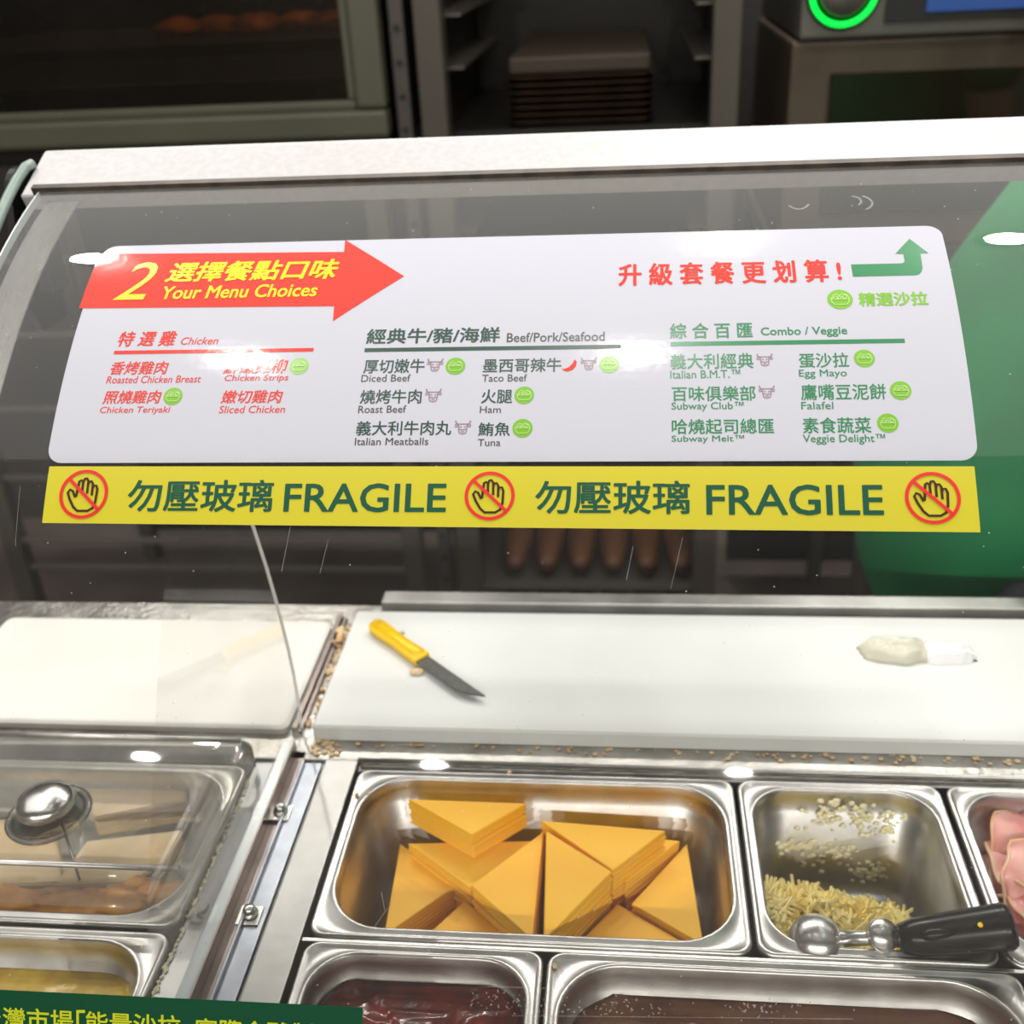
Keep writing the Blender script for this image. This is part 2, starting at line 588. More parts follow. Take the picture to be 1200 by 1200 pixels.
# ---------------------------------------------------------------- gastronorm pans
def make_pan(name, x0, x1, y0, y1, depth, label, group, dx=.0105, dy=.0105, r=.043, z=0.0, m='pan'):
    cx, cy = (x0 + x1) / 2, (y0 + y1) / 2
    e = empty(name, (cx, cy, CZ + z - depth), label, 'food pan', group)
    hx, hy = (x1 - x0) / 2, (y1 - y0) / 2
    Z = depth
    bm = bmesh.new()
    Ls = []

    def rr(ix, iy, rad, zz):
        Ls.append(rrect(-hx + ix, hx - ix, -hy + iy, hy - iy, rad, zz))
    rr(0.0006, .0006, .012, Z - .006)
    rr(0, 0, .012, Z - .001)
    rr(.0012, .0012, .011, Z + .0008)
    rr(.0032, .0032, .010, Z + .0008)
    rr(.0045, .0045, .010, Z - .0010)
    rr(dx - .0045, dy - .0045, r + .004, Z - .0012)
    rr(dx - .0028, dy - .0028, r + .0022, Z + .0006)
    rr(dx - .0008, dy - .0008, r + .0004, Z + .0006)
    rr(dx, dy, r, Z - .0010)
    rr(dx + .0008, dy + .0008, r, Z - .008)
    rr(dx + .0022, dy + .0022, r - .002, Z - .022)
    rr(dx + .0045, dy + .0045, r - .002, Z - .0235)
    rr(dx + .009, dy + .009, r - .006, .010)
    rr(dx + .017, dy + .017, r - .012, .0008)
    rr(dx + .022, dy + .022, r - .016, .0004)
    ring_loft(bm, Ls, True)
    fixn(bm)
    for f in bm.faces:
        if f.normal.z < 0 and len(f.verts) > 4:
            bmesh.ops.reverse_faces(bm, faces=bm.faces[:])
            break
    link('pan_body', bm, m, e, True)
    return e


GP = 'stainless food pans in the counter'
make_pan('food_pan', -.2350, .0905, .5330, .7125, .105, 'wide steel pan filled with orange cheese triangles', GP)
make_pan('food_pan', .0935, .2600, .5330, .7125, .105, 'square steel pan of shredded cheese with a scoop in it', GP, r=.034)
make_pan('food_pan', .2640, .4300, .5330, .7125, .105, 'steel pan of pink ham at the right end of the back row', GP, r=.034)
make_pan('food_pan', -.2340, -.0580, .4145, .5290, .095, 'small steel pan of dark red sauce in front of the cheese triangles', GP, r=.034)
make_pan('food_pan', -.0555, .2690, .4145, .5290, .095, 'wide steel pan of brown filling in the front row', GP)
make_pan('food_pan', .2720, .4480, .4145, .5290, .095, 'steel pan in the front right corner below the ham', GP, r=.034)
make_pan('food_pan', -.6620, -.3360, .5340, .7125, .100, 'steel pan of sliced turkey behind the glass partition', GP)
make_pan('food_pan', -.6620, -.3360, .4145, .5300, .095, 'steel pan of mustard coloured dressing at the lower left', GP)


def fill(name, x0, x1, y0, y1, r, z, m, label, cat, amp=.004, dome=0.0, kind=None, seed=0):
    """a pan's soft content: an uneven surface with sides"""
    bm = bmesh.new()
    n = 26
    cx, cy = (x0 + x1) / 2, (y0 + y1) / 2
    hx, hy = (x1 - x0) / 2, (y1 - y0) / 2
    loops = []
    base = rrect(-hx, hx, -hy, hy, r, 0)
    loops.append([(p[0] * .86, p[1] * .86, -.026) for p in base])
    loops.append([(p[0] * .99, p[1] * .99, -.005) for p in base])
    for k in range(0, 13):
        f = 1 - k / 13.0
        lp = []
        for p in base:
            q = Vector((p[0] * f, p[1] * f, 0))
            h = noise.noise(Vector((q.x * 60 + seed, q.y * 60, seed))) * amp + noise.noise(Vector((q.x * 160 + seed, q.y * 160, 3))) * amp * .4
            lp.append((q.x, q.y, h * (1 if k else .3) + dome * (1 - f * f)))
        loops.append(lp)
    ring_loft(bm, loops, True, True)
    fixn(bm)
    o = link(name, bm, m, None, True, (cx, cy, CZ + z))
    tag(o, label, cat, None, kind)
    return o


fill('red_sauce', -.2195, -.0725, .4290, .5145, .030, -.022, 'sauce_red', 'glossy dark red sauce filling the small front pan', 'sauce', .006, kind='stuff')
fill('brown_filling', -.040, .2535, .4290, .5145, .038, -.024, 'brown_food', 'brown minced filling in the wide front pan', 'filling', .005, kind='stuff', seed=4)
fill('brown_filling', .2875, .4325, .4290, .5145, .030, -.028, 'sauce_red', 'dark filling in the front right corner pan', 'filling', .005, kind='stuff', seed=8)
fill('mustard_dressing', -.6465, -.3515, .4290, .5155, .038, -.028, 'mustard', 'mustard yellow dressing in the lower left pan', 'dressing', .0012, kind='stuff', seed=5)

# ---------------------------------------------------------------- cheese triangle stacks
SL = .0040
STK = [  # key, photo corners of the top face (hypotenuse a, b, then right-angle corner), top height, bottom height, place in the pan
    ('A', ((478, 936), (617, 941), (553, 978)), .000, -.0275, 'small stack lying on top at the back left', 0),
    ('B', ((478, 988), (625, 985), (551, 1040)), -.0280, -.096, 'stack underneath the small top stack', 0),
    ('C', ((469, 988), (450, 1096), (536, 1037)), -.0420, -.096, 'stack at the far left of the pan', 0),
    ('D', ((637, 974), (624, 1101), (552, 1037)), -.0190, -.096, 'stack left of the pan centre pointing left', 0),
    ('E', ((482, 1112), (608, 1112), (545, 1055)), -.0470, -.096, 'low stack at the front left of the pan', 0),
    ('F', ((640, 973), (638, 1101), (717, 1021)), -.0050, -.096, 'tall stack at the pan centre pointing right', 0),
    ('G', ((633, 961), (780, 973), (718, 1020)), -.0090, -.096, 'tall stack at the back beside the centre', 0),
    ('H', ((732, 978), (797, 985), (733, 1034)), -.0260, -.096, 'stack half covered by the tall back one', 0),
    ('I', ((805, 988), (824, 1107), (740, 1059)), -.0330, -.096, 'stack at the far right of the pan', 0),
    ('J', ((664, 1118), (822, 1116), (724, 1059)), -.0385, -.096, 'low stack at the front right of the pan', 0),
]
rnd = random.Random(11)
tri_shift = {'E': (0, .004), 'J': (0, .004)}
for key, cs, zt, zb, where, _ in STK:
    P = [onz(px, py, zt) for px, py in cs]
    c = (P[0] + P[1] + P[2]) / 3
    # keep clear of the pan's walls
    loc = [Vector((p.x - c.x, p.y - c.y, 0)) for p in P]
    n = max(3, int(round((zt - zb) / SL)))
    th = (zt - zb) / n
    me = None
    for k in range(n):
        if me is None:
            bm = bmesh.new()
            prism(bm, [(p.x, p.y) for p in loc], 0, th - .00012)
            fixn(bm)
            bmesh.ops.bevel(bm, geom=[e for e in bm.edges], offset=.0006, segments=1, affect='EDGES')
            o = link('cheese_triangle', bm, 'cheese')
            me = o.data
        else:
            o = bpy.data.objects.new('cheese_triangle', me)
            COL.objects.link(o)
        j = .0009 if k < n - 1 else 0
        o.location = (c.x + rnd.uniform(-j, j), c.y + rnd.uniform(-j, j), CZ + zb + k * th)
        o.rotation_euler = (0, 0, rnd.uniform(-.012, .012) if k < n - 1 else 0)
        if k == n - 1:
            lab = 'topmost orange cheese triangle of the ' + where
        else:
            lab = 'orange cheese triangle under the top one, ' + where
        tag(o, lab, 'cheese', 'cheese triangles, ' + where)

# ---------------------------------------------------------------- shredded cheese
bm = bmesh.new()
rnd = random.Random(5)


def shred(bm, c, d, L, wd):
    d = Vector(d).normalized()
    u = d.orthogonal().normalized()
    v = d.cross(u)
    rings = []
    bendv = u * rnd.uniform(-.004, .004)
    for t in (-.5, 0, .5):
        p = Vector(c) + d * L * t + bendv * (1 - 4 * t * t)
        rings.append([p + wd * (a * u + b * v) for a, b in ((-.5, -.5), (.5, -.5), (.5, .5), (-.5, .5))])
    ring_loft(bm, rings, True, True)


for k in range(2400):
    x = rnd.uniform(.110, .222)
    yy = rnd.uniform(.549, .640)
    top = -.022 - .020 * ((x - .110) / .10) ** 1.6 - .026 * max(0, (yy - .600) / .04) ** 1.3 + .004 * noise.noise(Vector((x * 60, yy * 60, 0)))
    zz = top - rnd.random() ** 1.5 * .022
    a = rnd.uniform(0, 2 * PI)
    shred(bm, (x, yy, CZ + zz), (math.cos(a), math.sin(a), rnd.uniform(-.45, .45)), rnd.uniform(.014, .030), .0018)
# the heap's core keeps it closed
fixn(bm)
o = link('shredded_cheese', bm, 'shred')
tag(o, 'pale yellow heap of shredded cheese in the square pan', 'cheese', None, 'stuff')
bm = bmesh.new()
g = bmesh.ops.create_icosphere(bm, subdivisions=3, radius=1)
for v in g['verts']:
    v.co = Vector((.160 + v.co.x * .046, .592 + v.co.y * .040, CZ - .092 + max(v.co.z, 0) * .050))
o = link('shredded_cheese', bm, 'shred', None, True)
tag(o, 'packed cheese underneath the loose shreds', 'cheese', None, 'stuff')
bm = bmesh.new()
for px, py, cnt, spd in ((975, 950, 16, 9), (1011, 954, 10, 6), (1020, 968, 16, 9), (1048, 964, 16, 9), (1075, 984, 12, 9), (920, 993, 9, 7), (935, 996, 11, 8), (985, 1000, 16, 9), (950, 1004, 10, 9), (1054, 1008, 9, 6), (1033, 1024, 16, 8), (1002, 1022, 8, 7), (1086, 1037, 8, 8), (965, 962, 10, 9), (1000, 1040, 14, 14), (1050, 1040, 14, 9), (1066, 958, 9, 6)):
    for k in range(int(cnt * 1.7)):
        qx = px + rnd.gauss(0, spd * 1.35)
        qy = py + rnd.gauss(0, spd * .8)
        # the pan's back wall: just in front of it
        h = -.012 - max(0, qy - 945) * .00078
        p = onz(qx, qy, h)
        ywall = .6985 - (-h) * .05
        d = ray(qx, qy)
        p = CAM + d * (min(ywall - .002, ywall) / d.y)
        if p.x > .2415 or p.x < .111 or p.z > CZ - .004 or p.z < CZ - .095:
            continue
        rock(bm, p, rnd.uniform(.0010, .0030), 1, (1.2, .8, 1))
o = link('cheese_crumbs', bm, 'crumb_pale')
tag(o, 'pale cheese crumbs stuck to the back wall of the square pan', 'crumbs', None, 'stuff')

# ---------------------------------------------------------------- disher scoop
hc = onz(1179, 1086, .020)
h0 = onz(1052, 1101, .004)
bc = onz(957, 1100, -.004)
scoop = empty('food_scoop', onz(1000, 1100, -.02), 'steel scoop with a fat black handle lying across the shredded cheese pan', 'scoop')
so = scoop.location


def rel(p, o):
    return Vector(p) - Vector(o)


bm = bmesh.new()
ax = (hc - h0).normalized()
Lh = (hc - h0).length
prof_h = [(.007, 0), (.0105, .002), (.0130, .012), (.0142, .03), (.0152, Lh * .7), (.0160, Lh * .93), (.0162, Lh), (.0150, Lh + .003), (.009, Lh + .0045)]
lathe(bm, prof_h, rel(h0, so), 28, ax)
link('handle', bm, 'black', scoop, True)
bm = bmesh.new()
lathe(bm, [(.0134, 0), (.0137, .0015), (.006, .0022)], rel(hc + ax * .0030, so), 28, ax)
link('end_cap', bm, mat('brown_black_cap', (.045, .035, .032), .35), scoop, True)
bm = bmesh.new()
r = .0205
pr = [(r, 0), (r * .985, .004), (r * .93, .0085), (r * .80, .0135), (r * .6, .0173), (r * .3, .0198), (.0005, .0205)]
lathe(bm, pr, rel(bc - Vector((0, 0, .006)), so), 32, (0, 0, 1))
link('bowl', bm, 'chrome', scoop, True)
bm = bmesh.new()
e0 = bc + (h0 - bc).normalized() * .017
tube(bm, [rel(e0, so), rel(e0 * .5 + h0 * .5 + Vector((0, 0, .001)), so), rel(h0 + ax * .004, so)], [.0060, .0050, .0065], 12)
link('shank', bm, 'chrome', scoop, True)
kc = onz(1034, 1096, .006)
bm = bmesh.new()
lathe(bm, [(.002, -.006), (.0105, -.005), (.0118, 0), (.0105, .005), (.003, .007)], rel(kc, so), 20, (.2, -.5, .8))
link('thumb_hub', bm, 'chrome', scoop, True)
bm = bmesh.new()
t0 = h0 + ax * .006 + Vector((0, -.004, .006))
tube(bm, [rel(t0, so), rel(t0 + ax * .014 + Vector((0, -.004, .005)), so), rel(t0 + ax * .030 + Vector((0, -.003, .004)), so)], [.002, .0045, .003], 10)
link('thumb_lever', bm, 'black', scoop, True)
bm = bmesh.new()
rock(bm, rel(onz(1149, 1084, .030), so), .0022)
link('cheese_fleck', bm, 'knife_y', scoop)

# ---------------------------------------------------------------- ham slices
def slice_sheet(name, c, L, wd, rot, amp, seed, m, th=.0022, tilt=0.0, parent=None, rim='ham_rim', waves=2.2):
    """soft folded slice, oval outline, with its rind as a part"""
    nu, nv = 22, 12
    bm = bmesh.new()
    def P(u, v):
        rad = math.sqrt(max(0, 1 - (2 * u - 1) ** 2)) ** .5
        x = (u - .5) * L
        y = (v - .5) * wd * (.35 + .65 * rad)
        zz = amp * math.sin(u * PI * waves + seed) + amp * .6 * noise.noise(Vector((u * 5, v * 4, seed))) + tilt * y
        y += .006 * noise.noise(Vector((u * 3.2, seed, v)))
        return Vector((x, y, zz))
    top = [[bm.verts.new(P(i / nu, j / nv)) for j in range(nv + 1)] for i in range(nu + 1)]
    bot = [[bm.verts.new(P(i / nu, j / nv) - Vector((0, 0, th))) for j in range(nv + 1)] for i in range(nu + 1)]
    for i in range(nu):
        for j in range(nv):
            bm.faces.new((top[i][j], top[i + 1][j], top[i + 1][j + 1], top[i][j + 1]))
            bm.faces.new((bot[i][j], bot[i][j + 1], bot[i + 1][j + 1], bot[i + 1][j]))
    for i in range(nu):
        bm.faces.new((top[i][0], bot[i][0], bot[i + 1][0], top[i + 1][0]))
        bm.faces.new((top[i][nv], top[i + 1][nv], bot[i + 1][nv], bot[i][nv]))
    for j in range(nv):
        bm.faces.new((top[0][j], top[0][j + 1], bot[0][j + 1], bot[0][j]))
        bm.faces.new((top[nu][j], bot[nu][j], bot[nu][j + 1], top[nu][j + 1]))
    o = link(name, bm, m, None, True, c)
    o.rotation_euler = rot
    bm = bmesh.new()
    tube(bm, [P(i / nu, 1.0) - Vector((0, 0, th / 2)) for i in range(nu + 1)], .0015, 8)
    link('rind', bm, rim, o, True)
    return o


for i, (px, py, zt, L, wd, rt_, am, sd) in enumerate(((1168, 1020, -.022, .080, .045, 1.75, .006, 1.0), (1195, 1010, -.030, .085, .050, 1.45, .006, 2.4), (1196, 1060, -.026, .075, .045, 1.9, .007, 4.1), (1215, 1040, -.020, .080, .048, 1.3, .006, 5.0))):
    p = onz(px, py, zt)
    p.x = max(p.x, .315)
    o = slice_sheet('ham_slice', p, L, wd, (.10, -.35 if i % 2 else .3, rt_), am, sd, 'ham')
    tag(o, ['pink ham slice with beige rind nearest the scoop handle', 'pink ham slice behind, partly covered at the right edge',
            'pink ham slice with orange rind beside the handle end', 'upper pink ham slice cut off by the right edge'][i], 'ham', 'ham slices in the right pan')
fill('ham_heap', .283, .411, .552, .694, .03, -.055, 'ham', 'folded pink ham filling the bottom of the right pan', 'ham', .010, .004, 'stuff', 9)

# ---------------------------------------------------------------- sliced turkey and chicken in the left pan
rnd = random.Random(21)
GT = 'turkey slices behind the partition'
def slabs(cs, zt, zb, n, lab, m='meat'):
    P = [onz(px, py, zt) for px, py in cs]
    c = sum(P, Vector()) / len(P)
    th = (zt - zb) / n
    me = None
    for k in range(n):
        if me is None:
            bm = bmesh.new()
            prism(bm, [(p.x - c.x, p.y - c.y) for p in P], 0, th * .96)
            fixn(bm)
            bmesh.ops.bevel(bm, geom=bm.edges[:], offset=th * .25, segments=2, affect='EDGES')
            o = link('turkey_slice', bm, m)
            me = o.data
        else:
            o = bpy.data.objects.new('turkey_slice', me)
            COL.objects.link(o)
        o.location = (c.x + rnd.uniform(-.001, .001), c.y + rnd.uniform(-.001, .001), CZ + zb + k * th)
        tag(o, (lab if k == n - 1 else lab.replace('top', 'lower')), 'turkey', GT)


slabs(((98, 922), (218, 924), (219, 936), (110, 958)), -.020, -.046, 5, 'top pale turkey slice of the rear pile')
slabs(((100, 985), (213, 972), (190, 1012), (150, 1035), (60, 1040)), -.034, -.060, 5, 'top pale turkey slice of the front pile')
slabs(((-60, 960), (60, 960), (75, 1035), (-60, 1040)), -.034, -.060, 5, 'top pale turkey slice at the left of the pan')
for i, (px, py) in enumerate(((20, 1062), (78, 1060), (135, 1056), (178, 1050))):
    bm = bmesh.new()
    rock(bm, (0, 0, 0), .026, 3, (1.2, .62, .36), .75)
    p = onz(px, py, -.028)
    p.y = max(p.y, .5635)
    o = link('chicken_piece', bm, 'meat2', None, True, p)
    tag(o, ['browned chicken piece at the left frame edge below the lid', 'browned chicken piece second from the left below the lid',
            'golden chicken piece third from the left below the lid', 'golden chicken piece nearest the partition below the lid'][i], 'chicken', 'chicken pieces below the clear lid')

# ---------------------------------------------------------------- clear lid with knob over the left pan
lid = empty('pan_lid', (-.49, .63, CZ + .002), 'clear domed plastic lid with a round knob over the turkey pan', 'lid')
bm = bmesh.new()
Ls = []
for ix, rad, zz in ((0, .016, 0), (.0015, .016, .001), (.0015, .016, .028), (.006, .018, .034), (.013, .018, .034), (.019, .02, .030)):
    Ls.append(rrect(-.168 + ix, .168 - ix, -.081 + ix, .084 - ix, rad, zz))
ring_loft(bm, Ls, True)
fixn(bm)
link('cover', bm, 'lid', lid, True)
for yy, rr_ in ((-.081 + .009, .0022), (.084 - .009, .0022)):
    bm = bmesh.new()
    tube(bm, [(-.155, yy, .0345), (.155, yy, .0345)], rr_, 8)
    link('edge_bead', bm, 'pan', lid, True)
kn = onz(56, 950, .036) - Vector(lid.location)
bm = bmesh.new()
lathe(bm, [(.006, -.004), (.009, .002), (.022, .004), (.024, .008), (.021, .014), (.012, .018), (.001, .019)], kn, 28)
link('knob', bm, mat('satin_chrome', (.78, .76, .73), .24, 1), lid, True)
bm = bmesh.new()
lathe(bm, [(.033, -.0055), (.034, -.003), (.032, -.002), (.027, -.0035), (.027, -.0055)], kn, 32)
link('knob_dish', bm, 'lid', lid, True)
# spoon handle slot seen through the lid
bm = bmesh.new()
p0, p1 = onz(72, 962, .0345) - Vector(lid.location), onz(92, 1028, .0345) - Vector(lid.location)
tube(bm, [p0 + Vector((0, 0, -.003)), p1 + Vector((0, 0, -.003))], .0010, 8)
link('spoon_slot', bm, 'dark_steel', lid, True)

# ---------------------------------------------------------------- cutting boards
bd = empty('cutting_board', (.30, .85, CZ + .0005), 'wide white plastic cutting board with the yellow knife on it', 'cutting board')
bm = bmesh.new()
zb = .0158
x0, x1 = -.2862 - .30, XR - .32
y0, y1 = .752 - .85, .9395 - .85
ring_loft(bm, [rrect(x0, x1, y0 - .002, y1, .003, 0, 3), rrect(x0, x1, y0 - .002, y1, .003, zb - .002, 3), rrect(x0 + .0015, x1 - .0015, y0, y1 - .0015, .003, zb, 3)], True, True)
link('board_slab', bm, 'board', bd)
lb = empty('cutting_board', (-.60, .85, CZ + .0005), 'warm white plastic cutting board behind the glass partition', 'cutting board')
bm = bmesh.new()
ring_loft(bm, [rrect(-.078, .288, -.094, .082, .008, 0, 4), rrect(-.078, .288, -.094, .082, .008, .006, 4), rrect(-.075, .285, -.091, .079, .008, .0078, 4)], True, True)
link('board_slab', bm, 'board2', lb)
# steel edging in the gap between the boards
ge = boxes('gap_edging', [(-.3085, -.3035, .757, .944, 0, .0075), (-.3030, -.2990, .757, .944, 0, .004)], 'dark_steel', None, .0005)
ge.location = (0, 0, CZ + .0003)
tag(ge, 'thin brown stained steel edging between the two cutting boards', 'edging')
bm = bmesh.new()
rnd = random.Random(8)
for k in range(90):
    yy = .76 + .175 * rnd.random() ** .7
    rock(bm, (-.2935 + rnd.uniform(-.0045, .0035), yy, CZ + rnd.uniform(.001, .004)), rnd.uniform(.001, .003))
for k in range(14):
    rock(bm, (-.2975 + rnd.uniform(-.005, .003), .905 + rnd.uniform(-.012, .012), CZ + .007 + rnd.uniform(0, .002)), rnd.uniform(.002, .004))
tag(link('bread_crumbs', bm, 'crumb'), 'brown bread crumbs caught in the gap between boards', 'crumbs', None, 'stuff')
bm = bmesh.new()
for k in range(120):
    xx = rnd.uniform(-.28, .45)
    yy = .7475 - abs(rnd.gauss(0, .005))
    if yy < .727:
        continue
    rock(bm, (xx, yy, CZ + .001), rnd.uniform(.0006, .0024), 1, (1.2, 1, .5))
for k in range(26):
    rock(bm, (rnd.uniform(-.285, -.255), rnd.uniform(.728, .748), CZ + .001), rnd.uniform(.0012, .0032), 1, (1.2, 1, .5))
for px, py in ((418, 931), (431, 929), (597, 905), (650, 1132)):
    rock(bm, onz(px, py, .0008), .0022, 1)
tag(link('bread_crumbs', bm, 'crumb'), 'tan and orange crumbs scattered along the steel ledge', 'crumbs', None, 'stuff')
bm = bmesh.new()
rock(bm, onz(488, 787, .019), .0062, 2, (1.1, .7, .4))
tag(link('bread_crumb', bm, 'crumb'), 'tan crumb beside the knife blade', 'crumb')
bm = bmesh.new()
rock(bm, onz(471, 741, .0178), .0028, 2, (1.1, .8, .4))
tag(link('bread_crumb', bm, mat('grey_smear', (.5, .47, .42), .5)), 'tiny grey crumb right of the knife handle', 'crumb')

# ---------------------------------------------------------------- knife
BT = CZ + .0005 + zb
kA = onz(438, 739, .017)
kB = onz(494, 777, .017)
kC = onz(560, 827, .017)
kn_e = empty('paring_knife', (kB.x, kB.y, BT), 'small knife with yellow plastic handle and dark speckled blade', 'knife')
ang = math.atan2(kC.y - kA.y, kC.x - kA.x)
kn_e.rotation_euler = (0, 0, ang)
Lh = (kB - kA).length
Lb = (kC - kB).length
outl = [(.002, -.0088), (-.012, -.0092), (-Lh * .45, -.0080), (-Lh * .75, -.0092), (-Lh * .93, -.0098), (-Lh - .001, -.0065), (-Lh - .003, 0), (-Lh - .001, .0065), (-Lh * .93, .0095), (-Lh * .7, .0085), (-Lh * .4, .0072), (-.012, .0085), (.002, .0088)]
bm = bmesh.new()
prism(bm, outl, .0003, .0135)
fixn(bm)
bmesh.ops.bevel(bm, geom=[e for e in bm.edges if abs(e.verts[0].co.z - e.verts[1].co.z) < 1e-6], offset=.0035, segments=3, affect='EDGES')
link('handle', bm, 'knife_y', kn_e, True)
bm = bmesh.new()
lathe(bm, [(.0022, 0), (.0026, .0006), (.0018, .0009)], (-Lh * .9, .001, .0133), 14)
link('hang_hole', bm, mat('orange_pit', (.7, .35, .01), .5), kn_e, True)
bm = bmesh.new()
prism(bm, [(-.006, -.0072), (Lb * .70, -.0066), (Lb * .86, -.001), (Lb, .0075), (-.006, .0070)], .0055, .0072)
fixn(bm)
link('blade', bm, 'blade', kn_e)

# ---------------------------------------------------------------- plastic wrap and paper scrap
def crumple(name, w_, d_, h_, m, seed, rgh=1.0, nx=30, ny=18, edge=None):
    bm = bmesh.new()
    g = []
    for i in range(nx + 1):
        row = []
        for j in range(ny + 1):
            u, v = i / nx * 2 - 1, j / ny * 2 - 1
            # squircle map
            x = u * math.sqrt(1 - v * v / 2)
            y = v * math.sqrt(1 - u * u / 2)
            if edge:
                x, y = u, v * edge(u)
            rr_ = min(1, max(abs(u), abs(v)))
            k = 1 + .18 * noise.noise(Vector((u * 2 + seed, v * 2, seed)))
            hgt = (1 - rr_ ** 3) * (0.55 + .45 * (noise.turbulence(Vector((u * 1.6, v * 1.6 + seed, seed)), 3, True)))
            row.append(bm.verts.new((x * w_ / 2 * k, y * d_ / 2 * k, h_ * hgt)))
        g.append(row)
    for i in range(nx):
        for j in range(ny):
            bm.faces.new((g[i][j], g[i + 1][j], g[i + 1][j + 1], g[i][j + 1]))
    bm.faces.new([g[i][0] for i in range(nx, -1, -1)] + [g[0][j] for j in range(1, ny + 1)] + [g[i][ny] for i in range(1, nx + 1)] + [g[nx][j] for j in range(ny - 1, 0, -1)])
    fixn(bm)
    return link(name, bm, m, None, m == 'film')


pc = onz(1050, 762, .019)
o = crumple('plastic_wrap', .072, .040, .017, 'film', 3.3)
o.location = (pc.x, pc.y, BT + .0002)
tag(o, 'crumpled clear yellowish plastic wrap on the cutting board', 'wrap')
pc = onz(1113, 766, .019)
o = crumple('paper_scrap', .050, .030, .016, 'paper', 7.7, nx=8, ny=5, edge=lambda u: .55 + .45 * (1 - max(0, u)) if u > 0 else 1.0)
o.location = (pc.x, pc.y, BT + .0002)
tag(o, 'crumpled white paper scrap beside the plastic wrap', 'paper')

# ================================================================= SNEEZE GUARD
guard = empty('sneeze_guard', (0, PYa[0], CZ), 'curved clear glass sneeze guard over the food counter', 'sneeze guard')
gl0 = Vector(guard.location)
GX0, GX1 = -.468, 1.05
bm = bmesh.new()
xs = [GX0 + (GX1 - GX0) * i / 12 for i in range(13)]
ss = [S_TOP * i / 90 for i in range(91)]
gv = [[bm.verts.new(gp(x, s, 0) - gl0) for s in ss] for x in xs]
for i in range(12):
    for j in range(90):
        bm.faces.new((gv[i][j], gv[i + 1][j], gv[i + 1][j + 1], gv[i][j + 1]))
fixn(bm)
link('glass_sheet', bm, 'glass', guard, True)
# polished left edge of the sheet, 6 mm thick
def edge_strip(name, x0, x1, s0, s1, o0, o1, m, parent, base, n=60):
    bm = bmesh.new()
    loops = []
    for j in range(n + 1):
        s = s0 + (s1 - s0) * j / n
        loops.append([gp(x0, s, o0) - base, gp(x1, s, o0) - base, gp(x1, s, o1) - base, gp(x0, s, o1) - base])
    ring_loft(bm, loops, True, True)
    fixn(bm)
    return link(name, bm, m, parent)


edge_strip('polished_edge', GX0 - .0012, GX0 - .0001, .002, S_TOP, -.006, .0, 'edge', guard, gl0)
edge_strip('sealing_strip', GX0 + .004, GX0 + .031, .002, S_TOP - .006, -.010, -.0085, 'strip_clear', guard, gl0)
# dark seal and satin bar clamped on the top edge
edge_strip('top_seal', GX0 - .006, GX1, S_TOP - .006, S_TOP + .0, -.005, .0035, 'seal', guard, gl0, 4)
bar_prof = []
p_lo = Vector((0, .8405, CAM.z - .1690))
p_hi = Vector((0, .8930, CAM.z - .1450))
t = (p_hi - p_lo).normalized()
nrm = Vector((0, -t.z, t.y))
pts = [p_lo - nrm * .013, p_lo - nrm * .001, p_lo + t * .001 + nrm * .0004, p_lo + t * .003, p_hi]
for k in range(1, 8):
    a = k / 7 * math.radians(105)
    pts.append(p_hi + t * .011 * math.sin(a) - nrm * .011 * (1 - math.cos(a)))
pts.append(pts[-1] - nrm * .006)
pts.append(p_hi - nrm * .020 - t * .004)
bm = bmesh.new()
BX0, BX1 = -.4845, 1.07
ring_loft(bm, [[Vector((x, p.y, p.z)) - gl0 for p in pts] for x in (BX0, BX0 + .0006, BX1 - .001, BX1)], True, True)
fixn(bm)
bar = link('top_bar', bm, 'bar', guard)
for f in bar.data.polygons:
    f.use_smooth = False
# end bracket
br = empty('guard_bracket', (-.512, .86, CAM.z - .20), 'dark rounded hinge bracket at the left end of the top bar', 'bracket')
b0 = Vector(br.location)
bm = bmesh.new()
lp = []
for x in (.006, .012):
    lo_ = []
    for a in range(0, 181, 15):
        lo_.append((x, .018 + .026 * math.cos(math.radians(a)), .022 + .026 * math.sin(math.radians(a))))
    lo_ += [(x, -.030, -.050), (x, -.010, -.085), (x, .034, -.085)]
    lp.append(lo_)
ring_loft(bm, lp, True, True)
fixn(bm)
link('side_plate', bm, 'black', br)
bm = bmesh.new()
lathe(bm, [(.0075, 0), (.0085, .001), (.0085, .005), (.006, .007)], (.012, .004, .006), 20, (1, 0, 0))
link('bolt', bm, 'blackmat', br, True)
bm = bmesh.new()
tp = []
for px, py, yy in ((38, 192, .875), (30, 196, .868), (20, 211, .855), (10, 230, .835), (0, 253, .812), (-15, 290, .785), (-40, 350, .74)):
    tp.append(ony(px, py, yy) - b0)
tube(bm, tp, .0042, 12)
link('guard_tube', bm, 'tube', br, True)
bm = bmesh.new()
box(bm, .0125, .024, .000, .030, -.055, -.012, .002)
link('clamp_block', bm, 'blackmat', br)

